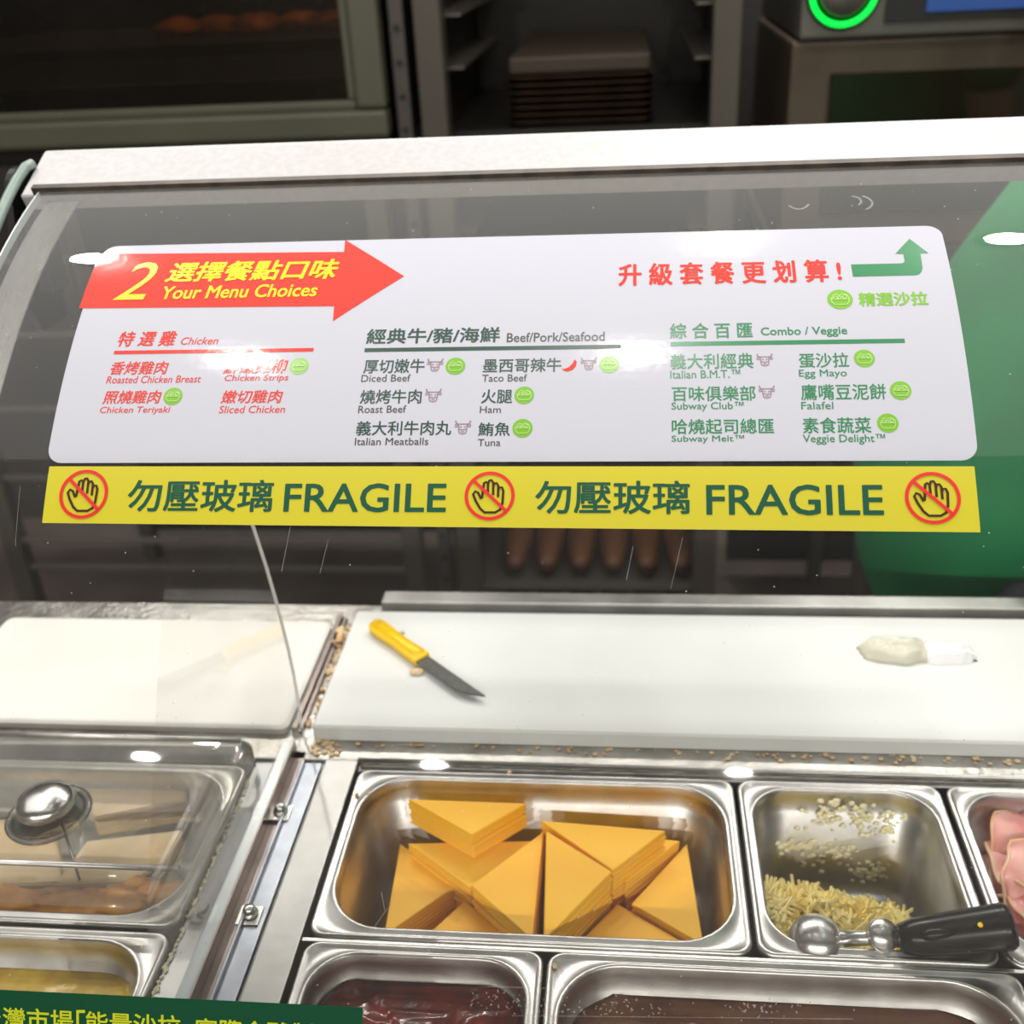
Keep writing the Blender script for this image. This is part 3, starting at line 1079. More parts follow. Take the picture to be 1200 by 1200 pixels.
# ---------------------------------------------------------------- glass partition in its track
pt = empty('glass_partition', (-.300, .60, CZ - .0035), 'clear upright glass partition with curved rear edge between the pan wells', 'partition')
pb = Vector(pt.location)
PX = -.3
rear = [(.7225, .001), (.741, .05), (.749, .10), (.7505, .14), (.747, .18), (.741, .212), (.729, .248), (.714, .284), (.700, .312)]
rear = []
for px, py in ((355, 866), (353, 850), (349, 820), (344, 790), (338, 762), (330, 730), (322, 700), (312, 665), (297, 619), (286, 590)):
    d = ray(px, py)
    q = CAM + d * (PX / d.x)
    rear.append((q.y, q.z))
rear.sort(key=lambda q: q[1])
yl, zl = rear[-1]
rear += [(yl - .014, zl + .020), (yl - .032, zl + .040)]
front = []
for s in np.linspace(.012, S_TOP, 60):
    q = gp(0, float(s), -.009)
    front.append((q.y, q.z))
# cut the front curve where the rear edge meets it
zt = rear[-1][1]
front = [q for q in front if q[1] < zt]
bm = bmesh.new()


def loop_at(x):
    return [Vector((x, q[0], q[1])) - pb for q in ([(rear[0][0], CZ)] + rear + list(reversed(front)))]


bm.faces.new([bm.verts.new(p) for p in loop_at(PX)])
bmesh.ops.triangulate(bm, faces=bm.faces[:])
link('glass_sheet', bm, 'part_glass', pt)
bm = bmesh.new()
lps = []
cen = [Vector((PX, q[0], q[1])) - pb for q in rear]
for i, p in enumerate(cen):
    lps.append([p + Vector((-.0014, 0, 0)), p + Vector((.0014, 0, 0)), p + Vector((.0014, .0008, 0)), p + Vector((-.0014, .0008, 0))])
ring_loft(bm, lps, True, True)
fixn(bm)
link('polished_edge', bm, mat('ground_glass_rim', (.92, .94, .90), .3, spec=.8), pt)
boxes('bottom_edge', [(-.0115, .0005, -.184, .140, .0002, .010)], 'edge', pt, .001)
boxes('inner_wall', [(.0012, .0120, -.184, .134, .0002, .0035)], 'dark_steel', pt, .0006)
boxes('clamp_lip', [(.0010, .0026, -.184, .134, .0037, .016)], 'dark_steel', pt, .0004)
boxes('track_channel', [(.0125, .0300, -.184, .118, .0002, .005)], 'track', pt, .001)
boxes('track_flange', [(.0125, .0150, -.184, .1175, .0052, .009)], 'track', pt, .001)
for (px, py, hh) in ((329, 950, .008), (293, 1070, .006)):
    p = onz(px, py, .004) - pb
    p.z = .0052
    bm = bmesh.new()
    box(bm, p.x - .009, p.x + .0085, p.y - .010, p.y + .008, .0052, .0066, .0004)
    link('washer_plate', bm, 'pan', pt)
    bm = bmesh.new()
    lathe(bm, [(.0062, 0), (.0064, .001), (.0058, .002), (.0040, .0022), (.0046, .0030), (.0046, .0060), (.0030, .0078), (.0003, .0082)], (p.x, p.y, .0067), 20)
    link('bolt', bm, 'chrome', pt, True)

# wear marks and dried droplets on the outer face
rnd = random.Random(77)
bm = bmesh.new()
def mark(x0, y0, x1, y1, wd):
    a, b = hit(x0, y0), hit(x1, y1)
    n_ = 6
    ribbon_into(bm, [(a[0] + (b[0] - a[0]) * i / n_, a[1] + (b[1] - a[1]) * i / n_) for i in range(n_ + 1)], wd)
mark(572, 1156, 640, 1158, .0004)
mark(760, 1164, 872, 1168, .0004)
mark(600, 1190, 1000, 1194, .0003)
for k in range(150):
    cx_, cy_ = rnd.choice([(585, 1175), (640, 1180), (700, 1182), (760, 1180), (880, 1182), (700, 1176), (580, 1168), (900, 1180)])
    x_, y_ = cx_ + rnd.gauss(0, 22), cy_ + rnd.gauss(0, 6)
    if y_ > 1200 or y_ < 1150:
        continue
    mark(x_, y_, x_ + rnd.uniform(-3, 3), y_ + rnd.uniform(-4, 4), rnd.uniform(.0003, .0009))
for x_, y_, dx_, dy_ in ((330, 670, 12, -60), (375, 672, 10, -40), (447, 1045, 4, 22), (436, 1090, 20, -28), (800, 630, -14, 60), (742, 640, -8, 40), (820, 600, 16, -30), (18, 640, 6, -70)):
    mark(x_, y_, x_ + dx_, y_ + dy_, .0003)
bend(bm, .0002, .05)
for v in bm.verts:
    v.co -= gl0
o = link('wear_marks', bm, glass_mat('dried_marks', haze=.28, hazecol=(.75, .70, .64), double=.5, rough=.3), guard)
o['kind'] = 'stuff'
bm = bmesh.new()
for cx_, cy_, r1, r2, a0, a1 in ((1008, 238, 14, 9, -1.2, 1.3), (1000, 236, 9, 6, -1.0, 1.6), (935, 236, 13, 10, -2.6, -.4)):
    c0 = hit(cx_, cy_)
    kx = abs(hit(cx_ + 10, cy_)[0] - c0[0]) / 10
    ribbon_into(bm, [(c0[0] + kx * r1 * math.cos(a0 + (a1 - a0) * i / 12), c0[1] + kx * r2 * 1.6 * math.sin(a0 + (a1 - a0) * i / 12)) for i in range(13)], .0016)
bend(bm, .0002, .05)
for v in bm.verts:
    v.co -= gl0
link('finger_smudge', bm, glass_mat('greasy_smudge', haze=.22, hazecol=(.8, .78, .74), double=.5, rough=.3), guard)['kind'] = 'stuff'

# ================================================================= SIGNS
FONT = bpy.data.fonts.load('<builtin>') if False else None
pending = []


def text(body, xl, xr, yt, yb, m, parent, off, bold=0.0, shear=0.0, rise=0.0, name='lettering', dyr=None):
    """lettering whose box in the photograph is xl..xr, yt..yb (at its left end)"""
    c = bpy.data.curves.new(name, 'FONT')
    c.body = body
    c.size = 1
    c.shear = shear
    c.resolution_u = 3
    c.fill_mode = 'FRONT'
    o = bpy.data.objects.new(name, c)
    COL.objects.link(o)
    XL_, sb = hit(xl, yb)
    XR_, sb2 = hit(xr, yb + (dyr if dyr is not None else 0))
    _, stp = hit(xl, yt)
    rot = (sb2 - sb) if dyr is not None else 0.0
    pending.append((o, XL_, XR_, sb, stp, rot, m, parent, off, name, bold))


def flush_text():
    bpy.context.view_layer.update()
    dg = bpy.context.evaluated_depsgraph_get()
    for (o, xl, xr, sb, stp, rot, m, parent, off, name, bold) in pending:
        me = bpy.data.meshes.new_from_object(o.evaluated_get(dg))
        bm = bmesh.new()
        bm.from_mesh(me)
        bpy.data.meshes.remove(me)
        if len(bm.verts) == 0:
            print('EMPTY TEXT', o.data.body)
            bm.free()
            continue
        x0 = min(v.co.x for v in bm.verts)
        x1 = max(v.co.x for v in bm.verts)
        y0 = min(v.co.y for v in bm.verts)
        y1 = max(v.co.y for v in bm.verts)
        for v in bm.verts:
            fx = (v.co.x - x0) / (x1 - x0)
            v.co = Vector((xl + fx * (xr - xl), sb + (v.co.y - y0) / (y1 - y0) * (stp - sb) + rot * fx, 0))
        if bold:
            # heavier strokes: the same glyphs printed again a hair to each side
            dd = bold * (stp - sb) * 1.3
            g0_ = bm.verts[:] + bm.edges[:] + bm.faces[:]
            for q in range(6):
                an = q / 6 * 2 * PI
                r_ = bmesh.ops.duplicate(bm, geom=g0_)
                for v in r_['geom']:
                    if isinstance(v, bmesh.types.BMVert):
                        v.co += Vector((dd * math.cos(an), dd * math.sin(an), .000006 * (q + 1)))
        bend(bm, off, .009 if (stp - sb) > .012 else .05)
        link(name, bm, m, parent)
    for p in pending:
        d = p[0].data
        bpy.data.objects.remove(p[0])
        bpy.data.curves.remove(d)


def panel(name, pts, m, off0, off1, label, cat):
    """thin sheet on the guard: outline in (x, s)"""
    bm = bmesh.new()
    bm.faces.new([bm.verts.new((p[0], p[1], 0)) for p in pts])
    g = bmesh.ops.extrude_face_region(bm, geom=bm.faces[:])
    for v in [q for q in g['geom'] if isinstance(q, bmesh.types.BMVert)]:
        v.co.z = off1 - off0
    fixn(bm)
    bend(bm, off0, .006)
    o = link(name, bm, m)
    return tag(o, label, cat)


def sx(px, py):
    return hit(px, py)


# --- menu sign
sL, sR = -.3865, .2138
s_top = (sx(300, 285)[1] + sx(900, 271)[1]) / 2
s_bot = (sx(300, 541.5)[1] + sx(900, 541.5)[1]) / 2
pts = [(p[0], p[1]) for p in rrect(sL, sR, s_bot, s_top, .010, 0, 6)]
sign = panel('menu_sign', pts, 'sign', .0003, .0009, 'white glossy menu sign stuck on the glass with a red arrow', 'sign')
O1 = .0011
O2 = .0014
O3 = .0017


def poly_px(name, P, m, parent, off):
    return flat(name, [sx(*p) for p in P], m, parent, off)


# red arrow
poly_px('arrow', [(93.5, 362.5), (117.5, 299), (403.5, 296.5), (405, 282.5), (474, 325), (390.5, 377.5), (392, 360)], 'red', sign, O1)
# green bent arrow
def z7(x, y):
    return (940 + x / 6.667, 280 + y / 6.667)


ga = [z7(380, 208), z7(770, 200), z7(790, 195), z7(798, 182), z7(788, 125), z7(725, 125), z7(835, 8), z7(985, 120), z7(922, 122), z7(938, 235), z7(930, 265), z7(910, 284), z7(885, 291), z7(395, 303)]
poly_px('arrow', ga, 'green_print', sign, O1)


def rule(xa, ya, xb, yb, th, m):
    X0, S0 = sx(xa, ya)
    X1, S1 = sx(xb, yb)
    s = (S0 + S1) / 2
    s2 = (sx(xa, ya + th)[1] + sx(xb, yb + th)[1]) / 2
    flat('rule_line', [(X0, s2), (X1, s2), (X1, s), (X0, s)], m, sign, O1)


rule(135, 411.5, 368, 409.3, 4.2, 'red')
rule(428, 408.5, 728, 405.5, 4.5, 'dark_print')
rule(786, 401.3, 1059.5, 398.5, 4.8, 'green_print')

T = text
T('2', 133, 174, 310, 353, 'yellow_print', sign, O2, 0, .25)
T('選擇餐點口味', 194, 393, 310, 332, 'yellow_print', sign, O2, .022, .18)
T('Your Menu Choices', 189.5, 370, 337.5, 352, 'yellow_print', sign, O2, .018, .12)
T('特 選 雞', 138, 205, 390, 407, 'red', sign, O1, .016, .15)
T('Chicken', 212, 255.5, 396.5, 405, 'red', sign, O1, .006, .2)
T('香烤雞肉', 129, 196, 425, 440, 'red', sign, O1, .012, .15)
T('Roasted Chicken Breast', 125, 235, 441.8, 450.2, 'red', sign, O1, .004, .1)
T('鮮嫩雞柳', 262, 336, 423, 439, 'red', sign, O1, .012, .15)
T('Chicken Strips', 263, 337.5, 440.5, 449.5, 'red', sign, O1, .004, .1)
T('照燒雞肉', 120.5, 188, 459, 474, 'red', sign, O1, .012, .15)
T('Chicken Teriyaki', 117, 199, 477.5, 487, 'red', sign, O1, .004, .1)
T('嫩切雞肉', 259, 330.5, 458.5, 473.5, 'red', sign, O1, .012, .15)
T('Sliced Chicken', 257, 334, 476.5, 485, 'red', sign, O1, .004, .1)
T('經典牛/豬/海鮮', 429.5, 585, 387, 404, 'dark_print', sign, O1, .018)
T('Beef/Pork/Seafood', 594, 708.5, 391.5, 402, 'text_grey', sign, O1, .010)
for b, xl, xr, yt, yb in (('厚切嫩牛', 426, 497, 422.5, 438.5), ('墨西哥辣牛', 566, 657.5, 421.5, 437.5), ('燒烤牛肉', 422, 493.5, 458, 474), ('火腿', 564, 600, 457.5, 473.5),
                          ('義大利牛肉丸', 417.5, 528.5, 494.5, 511), ('鮪魚', 560.5, 597.5, 496, 511.5)):
    T(b, xl, xr, yt, yb, 'dark_print', sign, O1, .010)
for b, xl, xr, yt, yb in (('Diced Beef', 423.5, 481, 440.3, 448.5), ('Taco Beef', 565, 617.5, 440, 448.3), ('Roast Beef', 420, 476, 476.3, 484.8), ('Ham', 562.5, 587, 477, 484.8),
                          ('Italian Meatballs', 416, 502, 514, 522.5), ('Tuna', 560, 586.5, 515.3, 523.5)):
    T(b, xl, xr, yt, yb, 'text_grey', sign, O1, .004)
T('升 級 套 餐 更 划 算 !', 725.5, 987, 311, 336, 'red', sign, O1, .020)
T('精選沙拉', 1007.5, 1088, 344.5, 360, 'lime', sign, O1, .022)
T('綜 合 百 匯', 785.5, 882, 380.5, 398, 'green_print', sign, O1, .012)
T('Combo / Veggie', 892, 993, 385, 396.8, 'green_print', sign, O1, .012)
for b, xl, xr, yt, yb in (('義大利經典', 786, 883, 416, 433.5), ('蛋沙拉', 936.5, 995, 415, 432), ('百味俱樂部', 787.5, 885.5, 454, 471), ('鷹嘴豆泥餅', 939, 1038.5, 451.5, 469.7),
                          ('哈燒起司總匯', 787.5, 907, 492, 509.5), ('素食蔬菜', 941, 1021, 490.3, 508.5)):
    T(b, xl, xr, yt, yb, 'green_print', sign, O1, .008)
for b, xl, xr, yt, yb in (('Italian B.M.T.™', 785.5, 867.5, 434.8, 444.5), ('Egg Mayo', 936.5, 992.5, 434.3, 445), ('Subway Club™', 787, 871.5, 472.3, 483.3), ('Falafel', 939, 976.5, 471.8, 480.5),
                          ('Subway Melt™', 787, 872, 511, 520.5), ('Veggie Delight™', 941, 1037.5, 509.8, 521.8)):
    T(b, xl, xr, yt, yb, 'green_print', sign, O1, .004)


# salad bowl emblem
def emblem(px, py, rpx):
    cx, cs = sx(px, py)
    r = abs(sx(px + rpx, py)[0] - cx)
    o = flat('salad_icon', circ(cx, cs, r, 30), 'lime', sign, O1)
    bm = bmesh.new()
    W = r * .085
    k = r
    ribbon_into(bm, [(cx + a * k, cs + b * k) for a, b in ((-.70, -.02), (-.66, -.30), (-.50, -.52), (-.40, -.56), (.40, -.56), (.52, -.52), (.68, -.28), (.72, -.02))], W)
    ribbon_into(bm, [(cx + a * k, cs + b * k) for a, b in ((-.70, -.02), (.72, -.02))], W)
    ribbon_into(bm, [(cx + a * k, cs + b * k) for a, b in ((-.72, 0), (-.66, .14), (-.52, .20), (-.50, .40), (-.34, .52), (-.14, .44), (-.05, .30))], W)
    ribbon_into(bm, [(cx + a * k, cs + b * k) for a, b in ((-.05, .30), (.12, .48), (.40, .50), (.62, .34), (.70, .10), (.72, -.02))], W)
    ribbon_into(bm, [(cx + a * k, cs + b * k) for a, b in ((-.60, -.02), (-.40, .24), (-.24, .02))], W)
    ribbon_into(bm, [(cx + a * k, cs + b * k) for a, b in ((-.34, .40), (-.10, .0))], W)
    ribbon_into(bm, [(cx + a * k, cs + b * k) for a, b in ((.05, -.02), (.16, .26), (.34, -.02))], W)
    ribbon_into(bm, circ(cx + .38 * k, cs + .24 * k, .16 * k, 12), W, True)
    ribbon_into(bm, circ(cx - .02 * k, cs + .12 * k, .12 * k, 10), W, True)
    bend(bm, O2, .05)
    link('bowl_drawing', bm, 'lime_pale', o)


for q in ((203.5, 465.3, 11), (351, 430, 11), (534, 430, 11.5), (714, 428, 11.5), (614.5, 464, 11.5), (612.5, 502.5, 11.8), (984, 352, 15), (1012.5, 421, 12.3), (1055, 458.5, 12.6), (1040, 496.5, 12.6)):
    emblem(*q)


def cow(px, py):
    cx, cs = sx(px, py)
    k = abs(sx(px + 10, py)[0] - cx)
    bm = bmesh.new()
    W = k * .13
    def q(L):
        return [(cx + a * k, cs + b * k) for a, b in L]
    ribbon_into(bm, q([(-.52, .52), (.52, .52)]), W)
    ribbon_into(bm, q([(-.50, .52), (-.46, -.30), (-.36, -.62), (0, -.74), (.36, -.62), (.46, -.30), (.50, .52)]), W)
    ribbon_into(bm, q([(-.42, -.10), (-.2, -.20), (.2, -.20), (.42, -.10)]), W)
    ribbon_into(bm, q([(-.52, .50), (-.78, .62), (-.88, .95)]), W * 1.3)
    ribbon_into(bm, q([(.52, .50), (.78, .62), (.88, .95)]), W * 1.3)
    ribbon_into(bm, q([(-.52, .40), (-.92, .42), (-.90, .16), (-.50, .22)]), W)
    ribbon_into(bm, q([(.52, .40), (.92, .42), (.90, .16), (.50, .22)]), W)
    ribbon_into(bm, q([(-.34, .22), (-.12, .10)]), W)
    ribbon_into(bm, q([(.34, .22), (.12, .10)]), W)
    ribbon_into(bm, q([(-.2, -.46), (.2, -.46)]), W)
    bend(bm, O1, .05)
    link('cow_icon', bm, 'mauve', sign)


for q in ((510, 429.5), (690, 428), (508, 465), (542.5, 502.5), (896, 423.5), (898.5, 461)):
    cow(*q)
poly_px('chili_icon', [(658.5, 432), (661, 433.5), (667, 431), (671, 427), (673.5, 422), (676, 425), (675, 430), (671, 434.5), (665, 436.3), (660.5, 435.3)], 'red', sign, O1)

# --- yellow strip
cs_ = [sx(64.5, 547), sx(1138, 547), sx(1145, 624), sx(53, 613)]
strip = panel('warning_strip', [(-.3835, (cs_[3][1])), (.2115, cs_[2][1]), (.2110, cs_[1][1]), (-.3840, cs_[0][1])], 'strip_yellow', .0003, .0008,
              'long yellow warning strip below the white menu sign', 'sign')
for xl, xr, yt, yb in ((149, 318.5, 563.5, 599.5), (627.5, 808, 564.5, 602)):
    T('勿壓玻璃', xl, xr, yt, yb, 'strip_text', strip, O1, .014)
for xl, xr, yt, yb in ((333, 522, 567.5, 600), (828.5, 1035, 569, 603.5)):
    T('FRAGILE', xl, xr, yt, yb, 'strip_text', strip, O1, .015)


def hand(px, py, rpx):
    cx, cs = sx(px, py)
    r = abs(sx(px + rpx, py)[0] - cx)
    e = bmesh.new()
    ribbon_into(e, circ(cx, cs, r * .93, 40), r * .13, True)
    bend(e, O2, .01)
    ring = link('ban_ring', e, 'signred', strip)
    e = bmesh.new()
    a = math.radians(137)
    ribbon_into(e, [(cx + .90 * r * math.cos(a), cs + .90 * r * math.sin(a)), (cx, cs), (cx - .90 * r * math.cos(a), cs - .90 * r * math.sin(a))], r * .13)
    bend(e, O3, .01)
    link('ban_slash', e, 'signred', strip)
    e = bmesh.new()
    W = r * .095

    def q(L):
        return [(cx + a_ * r, cs + b_ * r) for a_, b_ in L]
    ribbon_into(e, q([(-.26, .30), (-.30, -.10), (-.34, -.12), (-.46, .12), (-.58, .18), (-.66, .06), (-.54, -.22), (-.36, -.52), (-.18, -.68), (.24, -.68), (.44, -.56), (.52, -.30), (.54, .20), (.48, .34), (.38, .34), (.34, .22)]), W)
    ribbon_into(e, q([(.34, -.06), (.33, .42), (.26, .52), (.18, .50), (.14, .40)]), W)
    ribbon_into(e, q([(.14, .02), (.13, .54), (.05, .64), (-.03, .62), (-.07, .52)]), W)
    ribbon_into(e, q([(-.07, .08), (-.08, .50), (-.16, .56), (-.24, .52), (-.26, .30)]), W)
    bend(e, O2, .01)
    link('hand_icon', e, 'handline', strip)


for q in ((99, 579.5, 28.5), (574, 581.5, 29.5), (1092.5, 584, 33)):
    hand(*q)

# --- green sticker at the lower left
g0 = sx(0, 1159.5)
g1 = sx(425, 1180)
slope = (g1[1] - g0[1]) / (g1[0] - g0[0])
gx0 = GX0 + .036 - .03
hgt = .046
gs = g0[1] + slope * (gx0 - g0[0])
hgt = min(hgt, g1[1] - .004)
stick = panel('promo_sticker', [(gx0, gs - hgt), (g1[0], g1[1] - hgt), (g1[0], g1[1]), (gx0, gs)], 'sticker_green', .0003, .0008,
              'dark green sticker with yellow lettering at the lower left', 'sticker')
for b, xl, xr, yt in (('台灣市場', -21, 86.5, 1178), ('「', 91, 100.5, 1183), ('能量沙拉', 102, 212.5, 1184), ('實際含酸製造', 230, 398, 1192)):
    T(b, xl, xr, yt, yt + 26, 'sticker_text', stick, O1, .012, dyr=.052 * (xr - xl) if len(b) > 1 else 0)
flush_text()

# ================================================================= WORKER
def skin_obj(name, nodes, edges, m, parent, root=0, lev=2, smooth=True):
    me = bpy.data.meshes.new(name)
    me.from_pydata([n[0] for n in nodes], edges, [])
    o = bpy.data.objects.new(name, me)
    COL.objects.link(o)
    sk = o.modifiers.new('skin', 'SKIN')
    sk.use_smooth_shade = True
    sk.branch_smoothing = .6
    for i, n in enumerate(nodes):
        d = me.skin_vertices[0].data[i]
        rx = n[1]
        d.radius = rx if isinstance(rx, tuple) else (rx, rx)
        d.use_root = (i == root)
    sb = o.modifiers.new('sub', 'SUBSURF')
    sb.levels = lev
    sb.render_levels = lev
    bpy.context.view_layer.update()
    dg = bpy.context.evaluated_depsgraph_get()
    me2 = bpy.data.meshes.new_from_object(o.evaluated_get(dg))
    bpy.data.objects.remove(o)
    me2.materials.clear()
    me2.materials.append(MT[m])
    for p in me2.polygons:
        p.use_smooth = True
    o2 = bpy.data.objects.new(name, me2)
    COL.objects.link(o2)
    if parent:
        o2.parent = parent
    return o2


WX, WY = .57, 1.36
person = empty('person', (WX, WY, 0), 'person in a green shirt leaning over behind the right end of the counter', 'person')
# body: pelvis, spine, neck, head; arms; legs (x grows to the person's front)
B = [((-.04, 0, .88), (.13, .12)), ((-.02, 0, 1.00), (.115, .13)), ((.04, 0, 1.16), (.12, .15)), ((.11, 0, 1.31), (.12, .16)), ((.16, 0, 1.40), (.07, .08)),
     ((.20, 0, 1.46), (.055, .055)), ((.24, 0, 1.54), (.085, .075)), ((.26, 0, 1.63), (.085, .075)),
     # legs
     ((-.04, .09, .80), .088), ((-.02, .10, .46), .055), ((-.05, .10, .10), .038), ((.06, .11, .035), .035),
     ((-.04, -.09, .80), .088), ((-.02, -.10, .46), .055), ((-.05, -.10, .10), .038), ((.06, -.11, .035), .035),
     # arms
     ((.12, .19, 1.33), .055), ((.16, .22, 1.10), .042), ((.34, .16, 1.00), .032), ((.42, .12, .98), (.036, .02)),
     ((.12, -.19, 1.33), .055), ((.16, -.22, 1.10), .042), ((.34, -.22, 1.00), .032), ((.42, -.22, .98), (.036, .02))]
E_ = [(0, 1), (1, 2), (2, 3), (3, 4), (4, 5), (5, 6), (6, 7), (0, 8), (8, 9), (9, 10), (10, 11), (0, 12), (12, 13), (13, 14), (14, 15),
      (3, 16), (16, 17), (17, 18), (18, 19), (3, 20), (20, 21), (21, 22), (22, 23)]
skin_obj('body', B, E_, 'skin', person)
# fingers
for sy, cy in ((1, .12), (-1, -.22)):
    for k, (dy, ln) in enumerate(((-.027, .07), (-.009, .08), (.009, .075), (.026, .06))):
        pts_ = [((.44, cy + dy, .985), .0105), ((.44 + ln * .5, cy + dy * 1.1, .985), .009), ((.44 + ln, cy + dy * 1.15, .965), .0075)]
        skin_obj('finger', pts_, [(0, 1), (1, 2)], 'skin', person, lev=1)
    tpts = [((.40, cy - sy * .03, .98), .012), ((.43, cy - sy * .055, .975), .011), ((.465, cy - sy * .062, .965), .009)]
    skin_obj('thumb', tpts, [(0, 1), (1, 2)], 'skin', person, lev=1)
# green shirt, loose over the hips
S_ = [((.00, 0, .62), (.12, .17)), ((-.05, 0, .72), (.165, .19)), ((-.095, 0, .84), (.205, .20)), ((-.065, 0, .95), (.185, .19)), ((-.02, 0, 1.08), (.170, .185)), ((.03, 0, 1.20), (.155, .19)), ((.10, 0, 1.33), (.125, .18)), ((.15, 0, 1.395), (.075, .10)),
      ((.12, .20, 1.33), .075), ((.15, .225, 1.20), .066), ((.12, -.20, 1.33), .075), ((.15, -.225, 1.20), .066)]
skin_obj('shirt', S_, [(0, 1), (1, 2), (2, 3), (3, 4), (4, 5), (5, 6), (6, 7), (6, 8), (8, 9), (6, 10), (10, 11)], 'shirt', person)
TR = [((-.045, 0, .80), (.12, .14)), ((-.02, .08, .72), .08), ((-.02, .10, .46), .072), ((-.05, .10, .10), .058), ((-.02, -.08, .72), .08), ((-.02, -.10, .46), .072), ((-.05, -.10, .10), .058)]
skin_obj('trousers', TR, [(0, 1), (1, 2), (2, 3), (0, 4), (4, 5), (5, 6)], 'trousers', person)
# face and hair
bm = bmesh.new()
g = bmesh.ops.create_uvsphere(bm, u_segments=24, v_segments=16, radius=1)
for v in list(bm.verts):
    v.co = Vector((v.co.x * .108 + .235, v.co.y * .095, v.co.z * .105 + 1.635))
bmesh.ops.delete(bm, geom=[v for v in bm.verts if v.co.x > .285 and v.co.z < 1.68], context='VERTS')
link('hair', bm, 'hair', person, True)
for sy in (-1, 1):
    bm = bmesh.new()
    lathe(bm, [(.001, -.011), (.009, -.005), (.011, 0), (.009, .006), (.001, .009)], (.338, sy * .030, 1.60), 14, (1, 0, 0))
    link('eye', bm, 'hair', person, True)
    bm = bmesh.new()
    rock(bm, (.25, sy * .088, 1.585), .028, 2, (.6, .35, 1), .1)
    link('ear', bm, 'skin', person, True)
bm = bmesh.new()
rock(bm, (.350, 0, 1.575), .018, 2, (.9, .7, 1.2), .05)
link('nose', bm, 'skin', person, True)
bm = bmesh.new()
rock(bm, (.330, 0, 1.540), .020, 2, (.5, 1.2, .35), .05)
link('mouth', bm, mat('lips', (.45, .16, .13), .5), person, True)

# ================================================================= BACK OF THE KITCHEN
YB = 1.95
# --- oven on the left
ov = empty('convection_oven', (-.86, YB + .35, 0), 'large oven at the left with dark glass door in a grey frame', 'oven')
ob = Vector(ov.location)


def op(name, lst, m, bev=.004, par=None, base=None):
    return boxes(name, lst, m, par or ov, bev, base if base is not None else ob)


op('oven_body', [(-1.40, -.425, YB + .045, YB + .7, 1.20, 1.27), (-1.40, -.425, YB + .045, YB + .7, 1.86, 1.95), (-1.40, -1.35, YB + .045, YB + .7, 1.2705, 1.8595), (-.475, -.425, YB + .045, YB + .7, 1.2705, 1.8595), (-1.3495, -.4755, YB + .65, YB + .7, 1.2705, 1.8595)], 'cab_dark')
for zz in (1.33, 1.395, 1.50, 1.62, 1.74):
    op('wire_rack', [(-1.345, -.48, YB + .08 + q * .09, YB + .084 + q * .09, zz, zz + .004) for q in range(6)], 'runner', 0)
for q in range(5):  # lumps added to give the door glass its orange reflections
    bm = bmesh.new()
    rock(bm, (0, 0, 0), .045, 3, (1.1, .8, .42), .35)
    oo = link('roast_piece', bm, 'orange_meat', None, True, (-.84 + q * .078, YB + .20 + .02 * (q % 2), 1.3995 + .0155))
    tag(oo, 'reddish brown roast piece on the oven rack behind the dark glass', 'food', 'roast pieces in the oven')
bm = bmesh.new()
lathe(bm, [(.001, 0), (.016, .004), (.020, .014), (.012, .024), (.012, .032)], Vector((-.70, YB + .12, 1.828)) - ob, 16)
link('oven_lamp', bm, mat('warm_bulb', (1, .6, .3), .4, emit=(1, .45, .15), estr=70), ov, True)  # lamp added to make the brown glow behind the door glass
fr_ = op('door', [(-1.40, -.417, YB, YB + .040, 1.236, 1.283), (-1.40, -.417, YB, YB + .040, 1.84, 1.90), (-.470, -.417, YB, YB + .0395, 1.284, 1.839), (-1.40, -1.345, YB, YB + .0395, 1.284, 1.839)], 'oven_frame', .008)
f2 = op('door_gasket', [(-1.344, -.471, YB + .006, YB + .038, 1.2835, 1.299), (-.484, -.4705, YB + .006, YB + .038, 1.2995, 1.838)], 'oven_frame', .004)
op('door_pane', [(-1.344, -.4845, YB + .018, YB + .022, 1.2995, 1.838)], glass_mat('smoked_oven_glass', tint=(.55, .50, .40), haze=.002, double=.7), 0)
# stand below with tray runners
st = empty('oven_stand', (-.86, YB + .35, 0), 'open steel stand with tray rails below the oven', 'stand')
op('leg', [(-.475, -.435, YB, YB + .04, 0, 1.19)], 'post', .003, st)
op('leg', [(-1.38, -1.34, YB, YB + .04, 0, 1.19)], 'post', .003, st)
op('leg', [(-.475, -.435, YB + .6, YB + .64, 0, 1.19)], 'post', .003, st)
op('leg', [(-1.38, -1.34, YB + .6, YB + .64, 0, 1.19)], 'post', .003, st)
for zz in (.335, .405, .56, .72, .88, 1.03):
    op('tray_rail', [(-1.338, -.477, YB + .01, YB + .022, zz - .006, zz + .006)], 'runner', .002, st)
op('back_panel', [(-1.338, -.477, YB + .60, YB + .62, .1, 1.18)], 'cab_dark', 0, st)
# --- tall proofing cabinet
pc_ = empty('proofing_cabinet', (-.09, YB + .35, 0), 'tall dark cabinet with grey posts between oven and toaster', 'cabinet')
cb = Vector(pc_.location)


def cp(name, lst, m, bev=.003, par=None):
    return boxes(name, lst, m, par or pc_, bev, cb)


